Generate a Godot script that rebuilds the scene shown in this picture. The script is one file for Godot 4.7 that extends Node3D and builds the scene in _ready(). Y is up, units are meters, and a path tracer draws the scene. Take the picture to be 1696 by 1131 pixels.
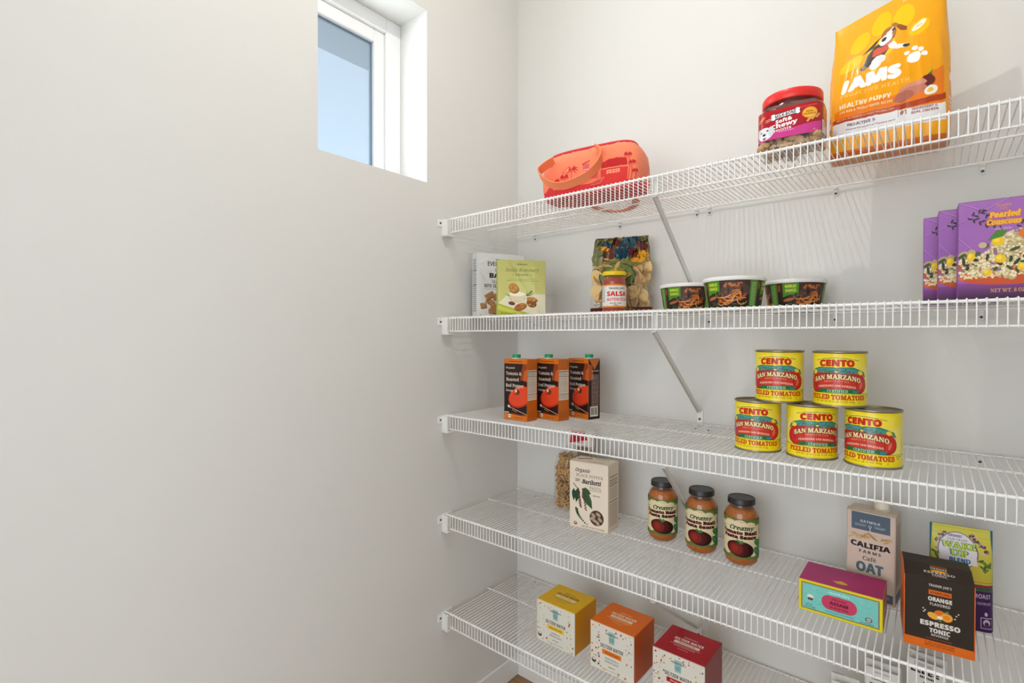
extends Node3D
# A walk-in pantry: five white wire shelves of groceries beside a wall with a small frosted window.
# Metres, y up. Left wall is x = 0, the wall behind the shelves is z = 0, the floor is y = 0.

const SHELF_Y := [1.7224, 1.3945, 1.0676, 0.7340, 0.4036]   # centre of each shelf's front rod
const DECK := 0.0058          # top of the deck wires above that centre
const ZF := 0.3885            # front rod
const LIP := 0.0435
const ROOM_X := 1.95
const ROOM_Z := 2.2
const ROOM_H := 2.74
const EYE := Vector3(1.27, 1.3315, 1.5646)
const SHELF_WORD := ["top", "second", "third", "fourth", "lowest"]

var rng := RandomNumberGenerator.new()
var M := {}

func _ready():
	# ---- camera
	var cam := Camera3D.new()
	cam.name = "camera"
	cam.position = EYE
	cam.basis = Basis(Vector3.UP, 0.693) * Basis(Vector3.RIGHT, -0.00849) * Basis(Vector3.BACK, 0.00115)
	cam.fov = 2.0 * rad_to_deg(atan(565.5 / 843.63))
	cam.near = 0.02
	cam.far = 60.0
	add_child(cam)
	cam.current = true
	# ---- sky and exposure
	var sm := ProceduralSkyMaterial.new()
	sm.sky_top_color = Color(0.80, 0.89, 0.97)
	sm.sky_horizon_color = Color(0.88, 0.94, 1.0)
	sm.sky_curve = 0.25
	sm.ground_bottom_color = Color(0.45, 0.45, 0.42)
	sm.ground_horizon_color = Color(0.75, 0.78, 0.78)
	sm.sky_energy_multiplier = 1.35
	sm.ground_energy_multiplier = 1.0
	var sky := Sky.new()
	sky.sky_material = sm
	var env := Environment.new()
	env.background_mode = Environment.BG_SKY
	env.sky = sky
	env.tonemap_mode = Environment.TONE_MAPPER_LINEAR
	env.tonemap_exposure = 0.985
	env.sdfgi_enabled = true
	env.ssao_enabled = true
	env.ssil_enabled = true
	var we := WorldEnvironment.new()
	we.name = "environment"
	we.environment = env
	add_child(we)
	# ---- daylight coming in at the frosted window
	var wl := AreaLight3D.new()
	wl.name = "window_daylight"
	wl.area_size = Vector2(0.235, 0.41)
	wl.position = Vector3(-0.128, 2.09, 0.682)
	wl.basis = Basis(Vector3.UP, -PI / 2.0)
	wl.light_color = Color(0.93, 0.97, 1.0)
	wl.light_energy = 0.20
	wl.light_size = 0.3
	wl.shadow_enabled = true
	wl.area_range = 12.0
	add_child(wl)
	# ---- unseen area light behind the camera, placed to light the shelf fronts
	var hl := AreaLight3D.new()
	hl.name = "unseen_hall_light"
	hl.area_size = Vector2(2.2, 1.9)
	hl.position = Vector3(1.1, 1.35, 3.66)
	hl.light_color = Color(0.97, 0.985, 1.0)
	hl.light_energy = 3.75
	hl.shadow_enabled = true
	hl.area_range = 12.0
	add_child(hl)

	var sl := AreaLight3D.new()  # added fill light beyond the right wall, brightens the left wall
	sl.name = "added_side_fill"
	sl.area_size = Vector2(1.04, 1.9)
	sl.position = Vector3(3.46, 1.35, 1.58)
	sl.basis = Basis(Vector3.UP, PI / 2.0)
	sl.light_color = Color(0.97, 0.985, 1.0)
	sl.light_energy = 2.3
	sl.shadow_enabled = true
	sl.area_range = 12.0
	add_child(sl)

	rng.seed = 4711
	materials()
	room()
	window()
	for i in 5:
		shelf(i)
	hardware()
	top_shelf()
	second_shelf()
	third_shelf()
	fourth_shelf()
	lowest_shelf()
	unseen_ceiling_light()

# ------------------------------------------------------------------ naming
func thing(called: String, label: String, category: String, at := Vector3.ZERO, turn := 0.0, group := "") -> Node3D:
	var o := Node3D.new()
	o.name = called
	add_child(o, true)
	o.position = at
	o.rotation.y = turn
	tag(o, label, category, group)
	return o

func tag(o: Node, label: String, category: String, group := ""):
	o.set_meta("label", label)
	o.set_meta("category", category)
	if group != "":
		o.set_meta("group", group)

func part(called: String, mesh: Mesh, mat: Material, parent: Node, at := Vector3.ZERO) -> MeshInstance3D:
	var o := MeshInstance3D.new()
	o.name = called
	o.mesh = mesh
	o.material_override = mat
	o.position = at
	parent.add_child(o, true)
	return o

func struct(called: String, mesh: Mesh, mat: Material, at := Vector3.ZERO) -> MeshInstance3D:
	var o := part(called, mesh, mat, self, at)
	o.set_meta("kind", "structure")
	return o

func copy(o: Node3D, label: String, at: Vector3, turn: float) -> Node3D:
	var c: Node3D = o.duplicate()
	c.name = String(o.name).rstrip("0123456789_")
	add_child(c, true)
	c.position = at
	c.rotation.y = turn
	c.set_meta("label", label)
	return c

func tail(called: String, n: int) -> String:
	return called if n == 0 else "%s_%03d" % [called, n]

# ------------------------------------------------------------------ materials
func mat(c: Color, rough := 0.6, metal := 0.0) -> StandardMaterial3D:
	var m := StandardMaterial3D.new()
	m.albedo_color = c
	m.roughness = rough
	m.metallic = metal
	return m

func c8(r: int, g: int, b: int) -> Color:
	return Color8(r, g, b)

func printed(im: Image, rough := 0.5, coat := 0.0) -> StandardMaterial3D:
	var m := StandardMaterial3D.new()
	m.albedo_texture = ImageTexture.create_from_image(im)
	m.roughness = rough
	m.metallic_specular = 0.32
	if coat > 0.0:
		m.clearcoat_enabled = true
		m.clearcoat = coat
		m.clearcoat_roughness = 0.12
	return m

func noise_tex(freq: float, as_normal: bool, strength := 1.0, size := 256) -> NoiseTexture2D:
	var n := FastNoiseLite.new()
	n.seed = 7
	n.frequency = freq
	n.fractal_octaves = 3
	var t := NoiseTexture2D.new()
	t.noise = n
	t.width = size
	t.height = size
	t.seamless = true
	t.as_normal_map = as_normal
	t.bump_strength = strength
	return t

func materials():
	var w := mat(c8(224, 223, 218), 0.75)
	w.normal_enabled = true
	w.normal_texture = noise_tex(0.06, true, 1.2)
	w.normal_scale = 0.12
	w.uv1_triplanar = true
	w.uv1_world_triplanar = true
	w.uv1_scale = Vector3(9, 9, 9)
	M.wall = w
	M.ceiling = mat(c8(238, 236, 232), 0.85)
	M.trim = mat(c8(240, 239, 236), 0.4)
	M.vinyl = mat(c8(246, 246, 246), 0.35)
	M.wire = mat(c8(250, 249, 246), 0.3)
	M.plastic = mat(c8(240, 239, 234), 0.4)
	M.strut = mat(c8(216, 214, 209), 0.4)
	M.screw = mat(c8(90, 88, 84), 0.35, 0.9)
	M.dark = mat(c8(34, 34, 34), 0.5)
	M.tin = mat(c8(150, 142, 120), 0.35, 0.85)
	M.cap_green = mat(c8(10, 150, 92), 0.35)
	M.lid_black = mat(c8(34, 31, 30), 0.4)
	M.lid_red = mat(c8(238, 46, 40), 0.35)
	M.lid_yellow = mat(c8(250, 218, 10), 0.35)
	M.lid_white = mat(c8(240, 238, 232), 0.45)
	M.cream_cap = mat(c8(232, 222, 200), 0.4)

# ------------------------------------------------------------------ meshes
func st_new() -> SurfaceTool:
	var st := SurfaceTool.new()
	st.begin(Mesh.PRIMITIVE_TRIANGLES)
	return st

func vert(st: SurfaceTool, p: Vector3, n: Vector3, uv := Vector2.ZERO):
	st.set_normal(n)
	st.set_uv(uv)
	st.add_vertex(p)

# a triangle whose front faces along n
func tri(st: SurfaceTool, p: Array, n: Array, uv: Array):
	var g: Vector3 = (p[1] - p[0]).cross(p[2] - p[0])
	var order := [0, 1, 2]
	if g.dot(n[0] + n[1] + n[2]) > 0.0:
		order = [0, 2, 1]
	for i in order:
		vert(st, p[i], n[i], uv[i])

func quad(st: SurfaceTool, a: Vector3, b: Vector3, c: Vector3, d: Vector3, n: Vector3, uv := [Vector2(0, 0), Vector2(1, 0), Vector2(1, 1), Vector2(0, 1)]):
	tri(st, [a, b, c], [n, n, n], [uv[0], uv[1], uv[2]])
	tri(st, [a, c, d], [n, n, n], [uv[0], uv[2], uv[3]])

# the box's six faces: axis right, axis up (seen from outside), normal
const FACES := {
	"front": [Vector3(1, 0, 0), Vector3(0, 1, 0), Vector3(0, 0, 1)],
	"back": [Vector3(-1, 0, 0), Vector3(0, 1, 0), Vector3(0, 0, -1)],
	"right": [Vector3(0, 0, -1), Vector3(0, 1, 0), Vector3(1, 0, 0)],
	"left": [Vector3(0, 0, 1), Vector3(0, 1, 0), Vector3(-1, 0, 0)],
	"top": [Vector3(1, 0, 0), Vector3(0, 0, -1), Vector3(0, 1, 0)],
	"bottom": [Vector3(1, 0, 0), Vector3(0, 0, 1), Vector3(0, -1, 0)],
}

# a chamfered box on its base; uvs gives each face its Rect2 in the texture (0..1, y down)
func add_box(st: SurfaceTool, lo: Vector3, hi: Vector3, ch := 0.001, uvs := {}, xf := Transform3D.IDENTITY):
	var mid := (lo + hi) * 0.5
	var half := (hi - lo) * 0.5
	ch = minf(ch, 0.45 * minf(half.x, minf(half.y, half.z)))
	var corner := {}
	for f in FACES:
		var ax: Array = FACES[f]
		var hu: float = absf(half.dot(ax[0])) - ch
		var hv: float = absf(half.dot(ax[1])) - ch
		var hn: float = absf(half.dot(ax[2]))
		var r: Rect2 = uvs.get(f, uvs.get("all", Rect2(0, 0, 1, 1)))
		var ps := []
		var us := [r.position, Vector2(r.end.x, r.position.y), r.end, Vector2(r.position.x, r.end.y)]
		for s in [[-1, 1], [1, 1], [1, -1], [-1, -1]]:
			var p: Vector3 = mid + ax[2] * hn + ax[0] * hu * s[0] + ax[1] * hv * s[1]
			ps.append(xf * p)
			var key := [signf((p - mid).x), signf((p - mid).y), signf((p - mid).z)]
			corner[[f, key]] = [xf * p, us[ps.size() - 1]]
		quad(st, ps[0], ps[1], ps[2], ps[3], xf.basis * ax[2], us)
	if ch <= 0.0:
		return
	var order := ["front", "back", "left", "right", "top", "bottom"]
	for i in 6:
		for j in range(i + 1, 6):
			var na: Vector3 = FACES[order[i]][2]
			var nb: Vector3 = FACES[order[j]][2]
			if absf(na.dot(nb)) > 0.5:
				continue
			var along := na.cross(nb).abs()
			var q := []
			for s in [-1.0, 1.0]:
				var key3: Vector3 = na + nb + along * s
				var key := [signf(key3.x), signf(key3.y), signf(key3.z)]
				q.append([corner[[order[i], key]], corner[[order[j], key]]])
			var u0: Vector2 = q[0][0][1]
			var u1: Vector2 = q[1][0][1]
			quad(st, q[0][0][0], q[1][0][0], q[1][1][0], q[0][1][0], (xf.basis * (na + nb)).normalized(), [u0, u1, u1, u0])
	for sx in [-1.0, 1.0]:
		for sy in [-1.0, 1.0]:
			for sz in [-1.0, 1.0]:
				var key := [sx, sy, sz]
				var fs := ["right" if sx > 0 else "left", "top" if sy > 0 else "bottom", "front" if sz > 0 else "back"]
				var n := (xf.basis * Vector3(sx, sy, sz)).normalized()
				var a: Array = corner[[fs[0], key]]
				var b: Array = corner[[fs[1], key]]
				var c: Array = corner[[fs[2], key]]
				tri(st, [a[0], b[0], c[0]], [n, n, n], [c[1], c[1], c[1]])

func box(lo: Vector3, hi: Vector3, ch := 0.001, uvs := {}) -> ArrayMesh:
	var st := st_new()
	add_box(st, lo, hi, ch, uvs)
	return st.commit()

# profile: points (radius, y) from bottom to top; u runs round from the back, v from the top
func add_lathe(st: SurfaceTool, profile: Array, seg := 40, origin := Vector3.ZERO, crease := 40.0):
	var n := profile.size()
	var sn := []
	for i in n - 1:
		var d: Vector2 = (profile[i + 1] - profile[i])
		sn.append(Vector2(d.y, -d.x).normalized())
	var y0: float = profile[0].y
	var y1: float = profile[n - 1].y
	for i in n - 1:
		var na: Vector2 = sn[i]
		var nb: Vector2 = sn[i]
		if i > 0 and rad_to_deg(absf(sn[i].angle_to(sn[i - 1]))) < crease:
			na = (sn[i] + sn[i - 1]).normalized()
		if i < n - 2 and rad_to_deg(absf(sn[i].angle_to(sn[i + 1]))) < crease:
			nb = (sn[i] + sn[i + 1]).normalized()
		var va: float = 1.0 - (profile[i].y - y0) / maxf(1e-6, y1 - y0)
		var vb: float = 1.0 - (profile[i + 1].y - y0) / maxf(1e-6, y1 - y0)
		for k in seg:
			var p := []
			var nn := []
			var uv := []
			for e in [[k, 0], [k + 1, 0], [k + 1, 1], [k, 1]]:
				var a: float = TAU * e[0] / seg
				var dir := Vector3(-sin(a), 0, -cos(a))      # back, then left, front, right
				var r: Vector2 = profile[i + e[1]]
				var nr: Vector2 = na if e[1] == 0 else nb
				p.append(origin + dir * r.x + Vector3(0, r.y, 0))
				nn.append((dir * nr.x + Vector3(0, nr.y, 0)).normalized())
				uv.append(Vector2(float(e[0]) / seg, va if e[1] == 0 else vb))
			if profile[i].x > 1e-6:
				tri(st, [p[0], p[1], p[2]], [nn[0], nn[1], nn[2]], [uv[0], uv[1], uv[2]])
			if profile[i + 1].x > 1e-6:
				tri(st, [p[0], p[2], p[3]], [nn[0], nn[2], nn[3]], [uv[0], uv[2], uv[3]])

func lathe(profile: Array, seg := 40, crease := 40.0) -> ArrayMesh:
	var st := st_new()
	add_lathe(st, profile, seg, Vector3.ZERO, crease)
	return st.commit()

func add_tube(st: SurfaceTool, path: Array, r: float, sides := 8, caps := true):
	var rings := []
	var up := Vector3(0.13, 0.97, 0.21)
	for i in path.size():
		var t: Vector3
		if i == 0:
			t = path[1] - path[0]
		elif i == path.size() - 1:
			t = path[i] - path[i - 1]
		else:
			t = (path[i] - path[i - 1]).normalized() + (path[i + 1] - path[i]).normalized()
		t = t.normalized()
		var a := t.cross(up)
		if a.length() < 0.05:
			a = t.cross(Vector3(1, 0.1, 0.05))
		a = a.normalized()
		var b := a.cross(t).normalized()
		up = b
		var ring := []
		for k in sides:
			var ang := TAU * k / sides
			ring.append([path[i] + (a * cos(ang) + b * sin(ang)) * r, a * cos(ang) + b * sin(ang)])
		rings.append(ring)
	var z := Vector2.ZERO
	for i in path.size() - 1:
		for k in sides:
			var k2 := (k + 1) % sides
			var p: Array = rings[i][k]
			var q: Array = rings[i][k2]
			var s: Array = rings[i + 1][k2]
			var t2: Array = rings[i + 1][k]
			tri(st, [p[0], q[0], s[0]], [p[1], q[1], s[1]], [z, z, z])
			tri(st, [p[0], s[0], t2[0]], [p[1], s[1], t2[1]], [z, z, z])
	if caps:
		for e in [[0, 1], [path.size() - 1, path.size() - 2]]:
			var n: Vector3 = (path[e[0]] - path[e[1]]).normalized()
			for k in sides:
				tri(st, [path[e[0]], rings[e[0]][k][0], rings[e[0]][(k + 1) % sides][0]], [n, n, n], [z, z, z])

func tube(path: Array, r: float, sides := 8) -> ArrayMesh:
	var st := st_new()
	add_tube(st, path, r, sides)
	return st.commit()

# a flat strap swept along a path: width runs along `across`
func strap(path: Array, across: Vector3, width: float, thick: float) -> ArrayMesh:
	var st := st_new()
	var n := path.size()
	var rows := []
	for i in n:
		var t: Vector3 = path[mini(i + 1, n - 1)] - path[maxi(i - 1, 0)]
		t = t.normalized()
		var w := (across - t * across.dot(t)).normalized()
		var f := t.cross(w).normalized()
		rows.append([path[i] + w * width * 0.5 + f * thick * 0.5, path[i] - w * width * 0.5 + f * thick * 0.5, path[i] - w * width * 0.5 - f * thick * 0.5, path[i] + w * width * 0.5 - f * thick * 0.5, w, f])
	for i in n - 1:
		var a: Array = rows[i]
		var b: Array = rows[i + 1]
		quad(st, a[0], a[1], b[1], b[0], a[5])
		quad(st, a[2], a[3], b[3], b[2], -a[5])
		quad(st, a[1], a[2], b[2], b[1], -a[4])
		quad(st, a[3], a[0], b[0], b[3], a[4])
	for e in [[0, -1.0], [n - 1, 1.0]]:
		var r: Array = rows[e[0]]
		quad(st, r[0], r[1], r[2], r[3], r[4].cross(r[5]) * e[1])
	return st.commit()

# a soft bag lofted through sections {y, x0, x1, zf, zb, e, sl}; u = 0.5 is the middle of the front
func loft(sections: Array, count := 64, wrinkle := 0.0, seed_n := 3, cap := true) -> ArrayMesh:
	var nz := FastNoiseLite.new()
	nz.seed = seed_n
	nz.frequency = 14.0
	var rings := []
	for s in sections:
		var cx: float = (s.x0 + s.x1) * 0.5
		var hx: float = (s.x1 - s.x0) * 0.5
		var cz: float = (s.zf + s.zb) * 0.5
		var hz: float = (s.zf - s.zb) * 0.5
		var e: float = 2.0 / s.get("e", 4.0)
		var raw := []
		var total := 0.0
		var lens := [0.0]
		for k in 241:
			var a := TAU * k / 240.0
			var x := -sin(a)
			var z := -cos(a)
			raw.append(Vector2(cx + hx * signf(x) * pow(absf(x), e), cz + hz * signf(z) * pow(absf(z), e)))
			if k > 0:
				total += (raw[k] - raw[k - 1]).length()
				lens.append(total)
		var ring := []
		var j := 0
		for k in count:
			var want := total * k / count
			while j < 239 and lens[j + 1] < want:
				j += 1
			var f: float = (want - lens[j]) / maxf(1e-9, lens[j + 1] - lens[j])
			var q: Vector2 = raw[j].lerp(raw[j + 1], f)
			var wr: float = s.get("w", wrinkle)
			var p := Vector3(q.x, s.y + s.get("sl", 0.0) * q.x, q.y)
			if wr > 0.0:
				p += Vector3(nz.get_noise_3d(p.x * 6, p.y * 6, p.z * 6), 0.7 * nz.get_noise_3d(p.x * 9 + 5, p.y * 4, p.z * 6), nz.get_noise_3d(p.x * 6, p.y * 6 + 9, p.z * 3)) * wr
			ring.append(p)
		rings.append(ring)
	var norms := []
	for i in rings.size():
		var row := []
		for k in count:
			var du: Vector3 = rings[i][(k + 1) % count] - rings[i][(k + count - 1) % count]
			var dv: Vector3 = rings[mini(i + 1, rings.size() - 1)][k] - rings[maxi(i - 1, 0)][k]
			row.append(du.cross(dv).normalized() * -1.0)
		norms.append(row)
	var st := st_new()
	var last := rings.size() - 1
	for i in last:
		var va: float = sections[i].get("v", 1.0 - float(i) / last)
		var vb: float = sections[i + 1].get("v", 1.0 - float(i + 1) / last)
		for k in count:
			var k2 := (k + 1) % count
			var ua := float(k) / count
			var ub := float(k + 1) / count
			var mid: Vector3 = (rings[i][k] + rings[i + 1][k2]) * 0.5
			var nn := [norms[i][k], norms[i][k2], norms[i + 1][k2], norms[i + 1][k]]
			var out := Vector3(mid.x - (sections[i].x0 + sections[i].x1) * 0.5, 0, mid.z - (sections[i].zf + sections[i].zb) * 0.5)
			for m in 4:
				if nn[m].dot(out) < 0.0:
					nn[m] = -nn[m]
			tri(st, [rings[i][k], rings[i][k2], rings[i + 1][k2]], [nn[0], nn[1], nn[2]], [Vector2(ua, va), Vector2(ub, va), Vector2(ub, vb)])
			tri(st, [rings[i][k], rings[i + 1][k2], rings[i + 1][k]], [nn[0], nn[2], nn[3]], [Vector2(ua, va), Vector2(ub, vb), Vector2(ua, vb)])
	if cap:
		for e in [[0, Vector3.DOWN], [last, Vector3.UP]]:
			var c := Vector3.ZERO
			for p in rings[e[0]]:
				c += p / count
			var v: float = sections[e[0]].get("v", 1.0 if e[0] == 0 else 0.0)
			for k in count:
				tri(st, [c, rings[e[0]][k], rings[e[0]][(k + 1) % count]], [e[1], e[1], e[1]], [Vector2(0.02, v), Vector2(0.02, v), Vector2(0.02, v)])
	return st.commit()

# ------------------------------------------------------------------ printing
# A sheet of print measured in millimetres; drawn at twice its final sharpness.
class Sheet:
	var im: Image
	var k: float
	var ox := 0.0
	var oy := 0.0
	var wide: float
	var high: float
	static var glyphs := {}

	func _init(w_mm: float, h_mm: float, ppm: float, bg: Color):
		k = ppm * 2.0
		wide = w_mm
		high = h_mm
		im = Image.create(int(w_mm * k), int(h_mm * k), false, Image.FORMAT_RGBA8)
		im.fill(bg)

	func done() -> Image:
		im.resize(im.get_width() / 2, im.get_height() / 2, Image.INTERPOLATE_BILINEAR)
		return im

	func org(x: float, y: float):
		ox = x
		oy = y

	func uv(x: float, y: float, w: float, h: float) -> Rect2:
		return Rect2(x / wide, y / high, w / wide, h / high)

	func rect(x: float, y: float, w: float, h: float, c: Color):
		im.fill_rect(Rect2i(roundi((x + ox) * k), roundi((y + oy) * k), maxi(1, roundi(w * k)), maxi(1, roundi(h * k))), c)

	func grad(x: float, y: float, w: float, h: float, a: Color, b: Color, across := false):
		var n := maxi(2, roundi((w if across else h) * k))
		for i in n:
			var c := a.lerp(b, float(i) / (n - 1))
			if across:
				im.fill_rect(Rect2i(roundi((x + ox) * k) + i, roundi((y + oy) * k), 1, roundi(h * k)), c)
			else:
				im.fill_rect(Rect2i(roundi((x + ox) * k), roundi((y + oy) * k) + i, roundi(w * k), 1), c)

	func poly(pts: Array, c: Color):
		var ys := []
		for p in pts:
			ys.append((p.y + oy) * k)
		var lo := maxi(0, floori(ys.min()))
		var hi := mini(im.get_height() - 1, ceili(ys.max()))
		for y in range(lo, hi + 1):
			var yc := y + 0.5
			var xs := []
			for i in pts.size():
				var a: Vector2 = (pts[i] + Vector2(ox, oy)) * k
				var b: Vector2 = (pts[(i + 1) % pts.size()] + Vector2(ox, oy)) * k
				if (a.y <= yc) != (b.y <= yc):
					xs.append(a.x + (b.x - a.x) * (yc - a.y) / (b.y - a.y))
			xs.sort()
			for i in range(0, xs.size() - 1, 2):
				var x0 := roundi(xs[i])
				var x1 := roundi(xs[i + 1])
				if x1 > x0:
					im.fill_rect(Rect2i(x0, y, x1 - x0, 1), c)

	func oval(cx: float, cy: float, rx: float, ry: float, c: Color, turn := 0.0, n := 28):
		var pts := []
		for i in n:
			var a := TAU * i / n
			pts.append(Vector2(cx, cy) + Vector2(cos(a) * rx, sin(a) * ry).rotated(turn))
		poly(pts, c)

	func line(pts: Array, w: float, c: Color):
		for i in pts.size() - 1:
			var a: Vector2 = pts[i]
			var b: Vector2 = pts[i + 1]
			var n := (b - a).orthogonal().normalized() * w * 0.5
			poly([a + n, b + n, b - n, a - n], c)
			oval(b.x, b.y, w * 0.5, w * 0.5, c, 0.0, 8)

	func curve(a: Vector2, m: Vector2, b: Vector2, w: float, c: Color, n := 14):
		var pts := []
		for i in n + 1:
			var t := float(i) / n
			pts.append(a.lerp(m, t).lerp(m.lerp(b, t), t))
		line(pts, w, c)

	func frame(x: float, y: float, w: float, h: float, t: float, c: Color):
		rect(x, y, w, t, c)
		rect(x, y + h - t, w, t, c)
		rect(x, y, t, h, c)
		rect(x + w - t, y, t, h, c)

	# rows of tiny print that nobody can read
	func fine(x: float, y: float, w: float, h: float, rows: int, c: Color, r: RandomNumberGenerator):
		var dh := h / rows
		for i in rows:
			var px := x
			while px < x + w - 1.0:
				var l := minf(r.randf_range(1.2, 4.5), x + w - px)
				rect(px, y + i * dh, l, dh * 0.5, c)
				px += l + r.randf_range(0.5, 1.0)

	func glyph(face: String, bold: bool, size: int, ch: int) -> Array:
		var key := [face, bold, size, ch]
		if glyphs.has(key):
			return glyphs[key]
		var fk := [face, bold]
		if not glyphs.has(fk):
			var f := SystemFont.new()
			f.font_names = PackedStringArray([face])
			f.font_weight = 700 if bold else 400
			glyphs[fk] = f
		var rid: RID = glyphs[fk].get_rids()[0]
		var ts := TextServerManager.get_primary_interface()
		var sz := Vector2i(size, 0)
		var gi: int = ts.font_get_glyph_index(rid, size, ch, 0)
		ts.font_render_glyph(rid, sz, gi)
		var r: Rect2 = ts.font_get_glyph_uv_rect(rid, sz, gi)
		var tile: Image = null
		if r.size.x > 0 and r.size.y > 0:
			var ti: int = ts.font_get_glyph_texture_idx(rid, sz, gi)
			tile = ts.font_get_texture_image(rid, sz, ti).get_region(Rect2i(r))
			tile.convert(Image.FORMAT_RGBA8)
		var out := [tile, ts.font_get_glyph_offset(rid, sz, gi), ts.font_get_glyph_advance(rid, size, gi).x]
		glyphs[key] = out
		return out

	# lettering with capitals cap mm high, centred on (x, y) or starting / ending there
	func text(s: String, x: float, y: float, cap: float, c: Color, o := {}):
		var face: String = o.get("face", "Droid Sans")
		var size := clampi(roundi(cap * k / 0.72), 6, 220)
		var gap: float = o.get("gap", 0.0) * k
		var total := 0.0
		for ch in s:
			total += glyph(face, o.get("bold", true), size, ch.unicode_at(0))[2] + gap
		total -= gap
		var pad := 4
		var tile := Image.create(maxi(2, ceili(total)) + 2 * pad, size + size / 2 + 2 * pad, false, Image.FORMAT_RGBA8)
		tile.fill(Color(1, 1, 1, 0))
		var pen := float(pad)
		var base := size + pad
		for ch in s:
			var g: Array = glyph(face, o.get("bold", true), size, ch.unicode_at(0))
			if g[0] != null:
				tile.blend_rect(g[0], Rect2i(Vector2i.ZERO, g[0].get_size()), Vector2i(roundi(pen + g[1].x), roundi(base + g[1].y)))
			pen += g[2] + gap
		var squeeze := 1.0
		if o.has("w"):
			squeeze = o.w * k / maxf(1.0, total)
		var tw := maxi(2, roundi(tile.get_width() * squeeze))
		var th := tile.get_height()
		if tw != tile.get_width():
			tile.resize(tw, th, Image.INTERPOLATE_BILINEAR)
		var d := tile.get_data()
		var r8 := c.r8
		var g8 := c.g8
		var b8 := c.b8
		for i in range(0, d.size(), 4):
			d[i] = r8
			d[i + 1] = g8
			d[i + 2] = b8
		tile = Image.create_from_data(tw, th, false, Image.FORMAT_RGBA8, d)
		var left := (x + ox) * k - tw * 0.5
		var al: String = o.get("align", "mid")
		if al == "left":
			left = (x + ox) * k - pad * squeeze
		elif al == "right":
			left = (x + ox) * k - tw + pad * squeeze
		var top := (y + oy) * k + cap * k * 0.5 - base
		var slant: float = o.get("slant", 0.0)
		var arc: float = o.get("arc", 0.0) * k
		var rise: float = o.get("rise", 0.0) * k
		var spread := [Vector2.ZERO]
		var fat: float = o.get("fat", 0.0) * k
		if fat > 0.0:
			spread = [Vector2(-fat, 0), Vector2(fat, 0), Vector2(0, -fat), Vector2(0, fat), Vector2(-fat, -fat) * 0.7, Vector2(fat, fat) * 0.7, Vector2(-fat, fat) * 0.7, Vector2(fat, -fat) * 0.7]
		for sp in spread:
			if arc != 0.0 or rise != 0.0:
				for i in tw:
					var t := 2.0 * i / tw - 1.0
					im.blend_rect(tile, Rect2i(i, 0, 1, th), Vector2i(roundi(left + sp.x) + i, roundi(top + sp.y + arc * t * t - rise * t)))
			elif slant != 0.0:
				for i in th:
					im.blend_rect(tile, Rect2i(0, i, tw, 1), Vector2i(roundi(left + sp.x + slant * (base - i)), roundi(top + sp.y) + i))
			else:
				im.blend_rect(tile, Rect2i(0, 0, tw, th), Vector2i(roundi(left + sp.x), roundi(top + sp.y)))

	func dots(x: float, y: float, w: float, h: float, n: int, r0: float, r1: float, cs: Array, r: RandomNumberGenerator, keep_out := Rect2()):
		for i in n:
			var p := Vector2(r.randf_range(x, x + w), r.randf_range(y, y + h))
			if keep_out.has_point(p):
				continue
			var q := r.randf_range(r0, r1)
			oval(p.x, p.y, q, q * r.randf_range(0.75, 1.0), cs[r.randi() % cs.size()], r.randf() * 3.0, 12)

# ------------------------------------------------------------------ the room
func slab(a: Vector3, b: Vector3) -> ArrayMesh:
	return box(a, b, 0.0)

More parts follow.
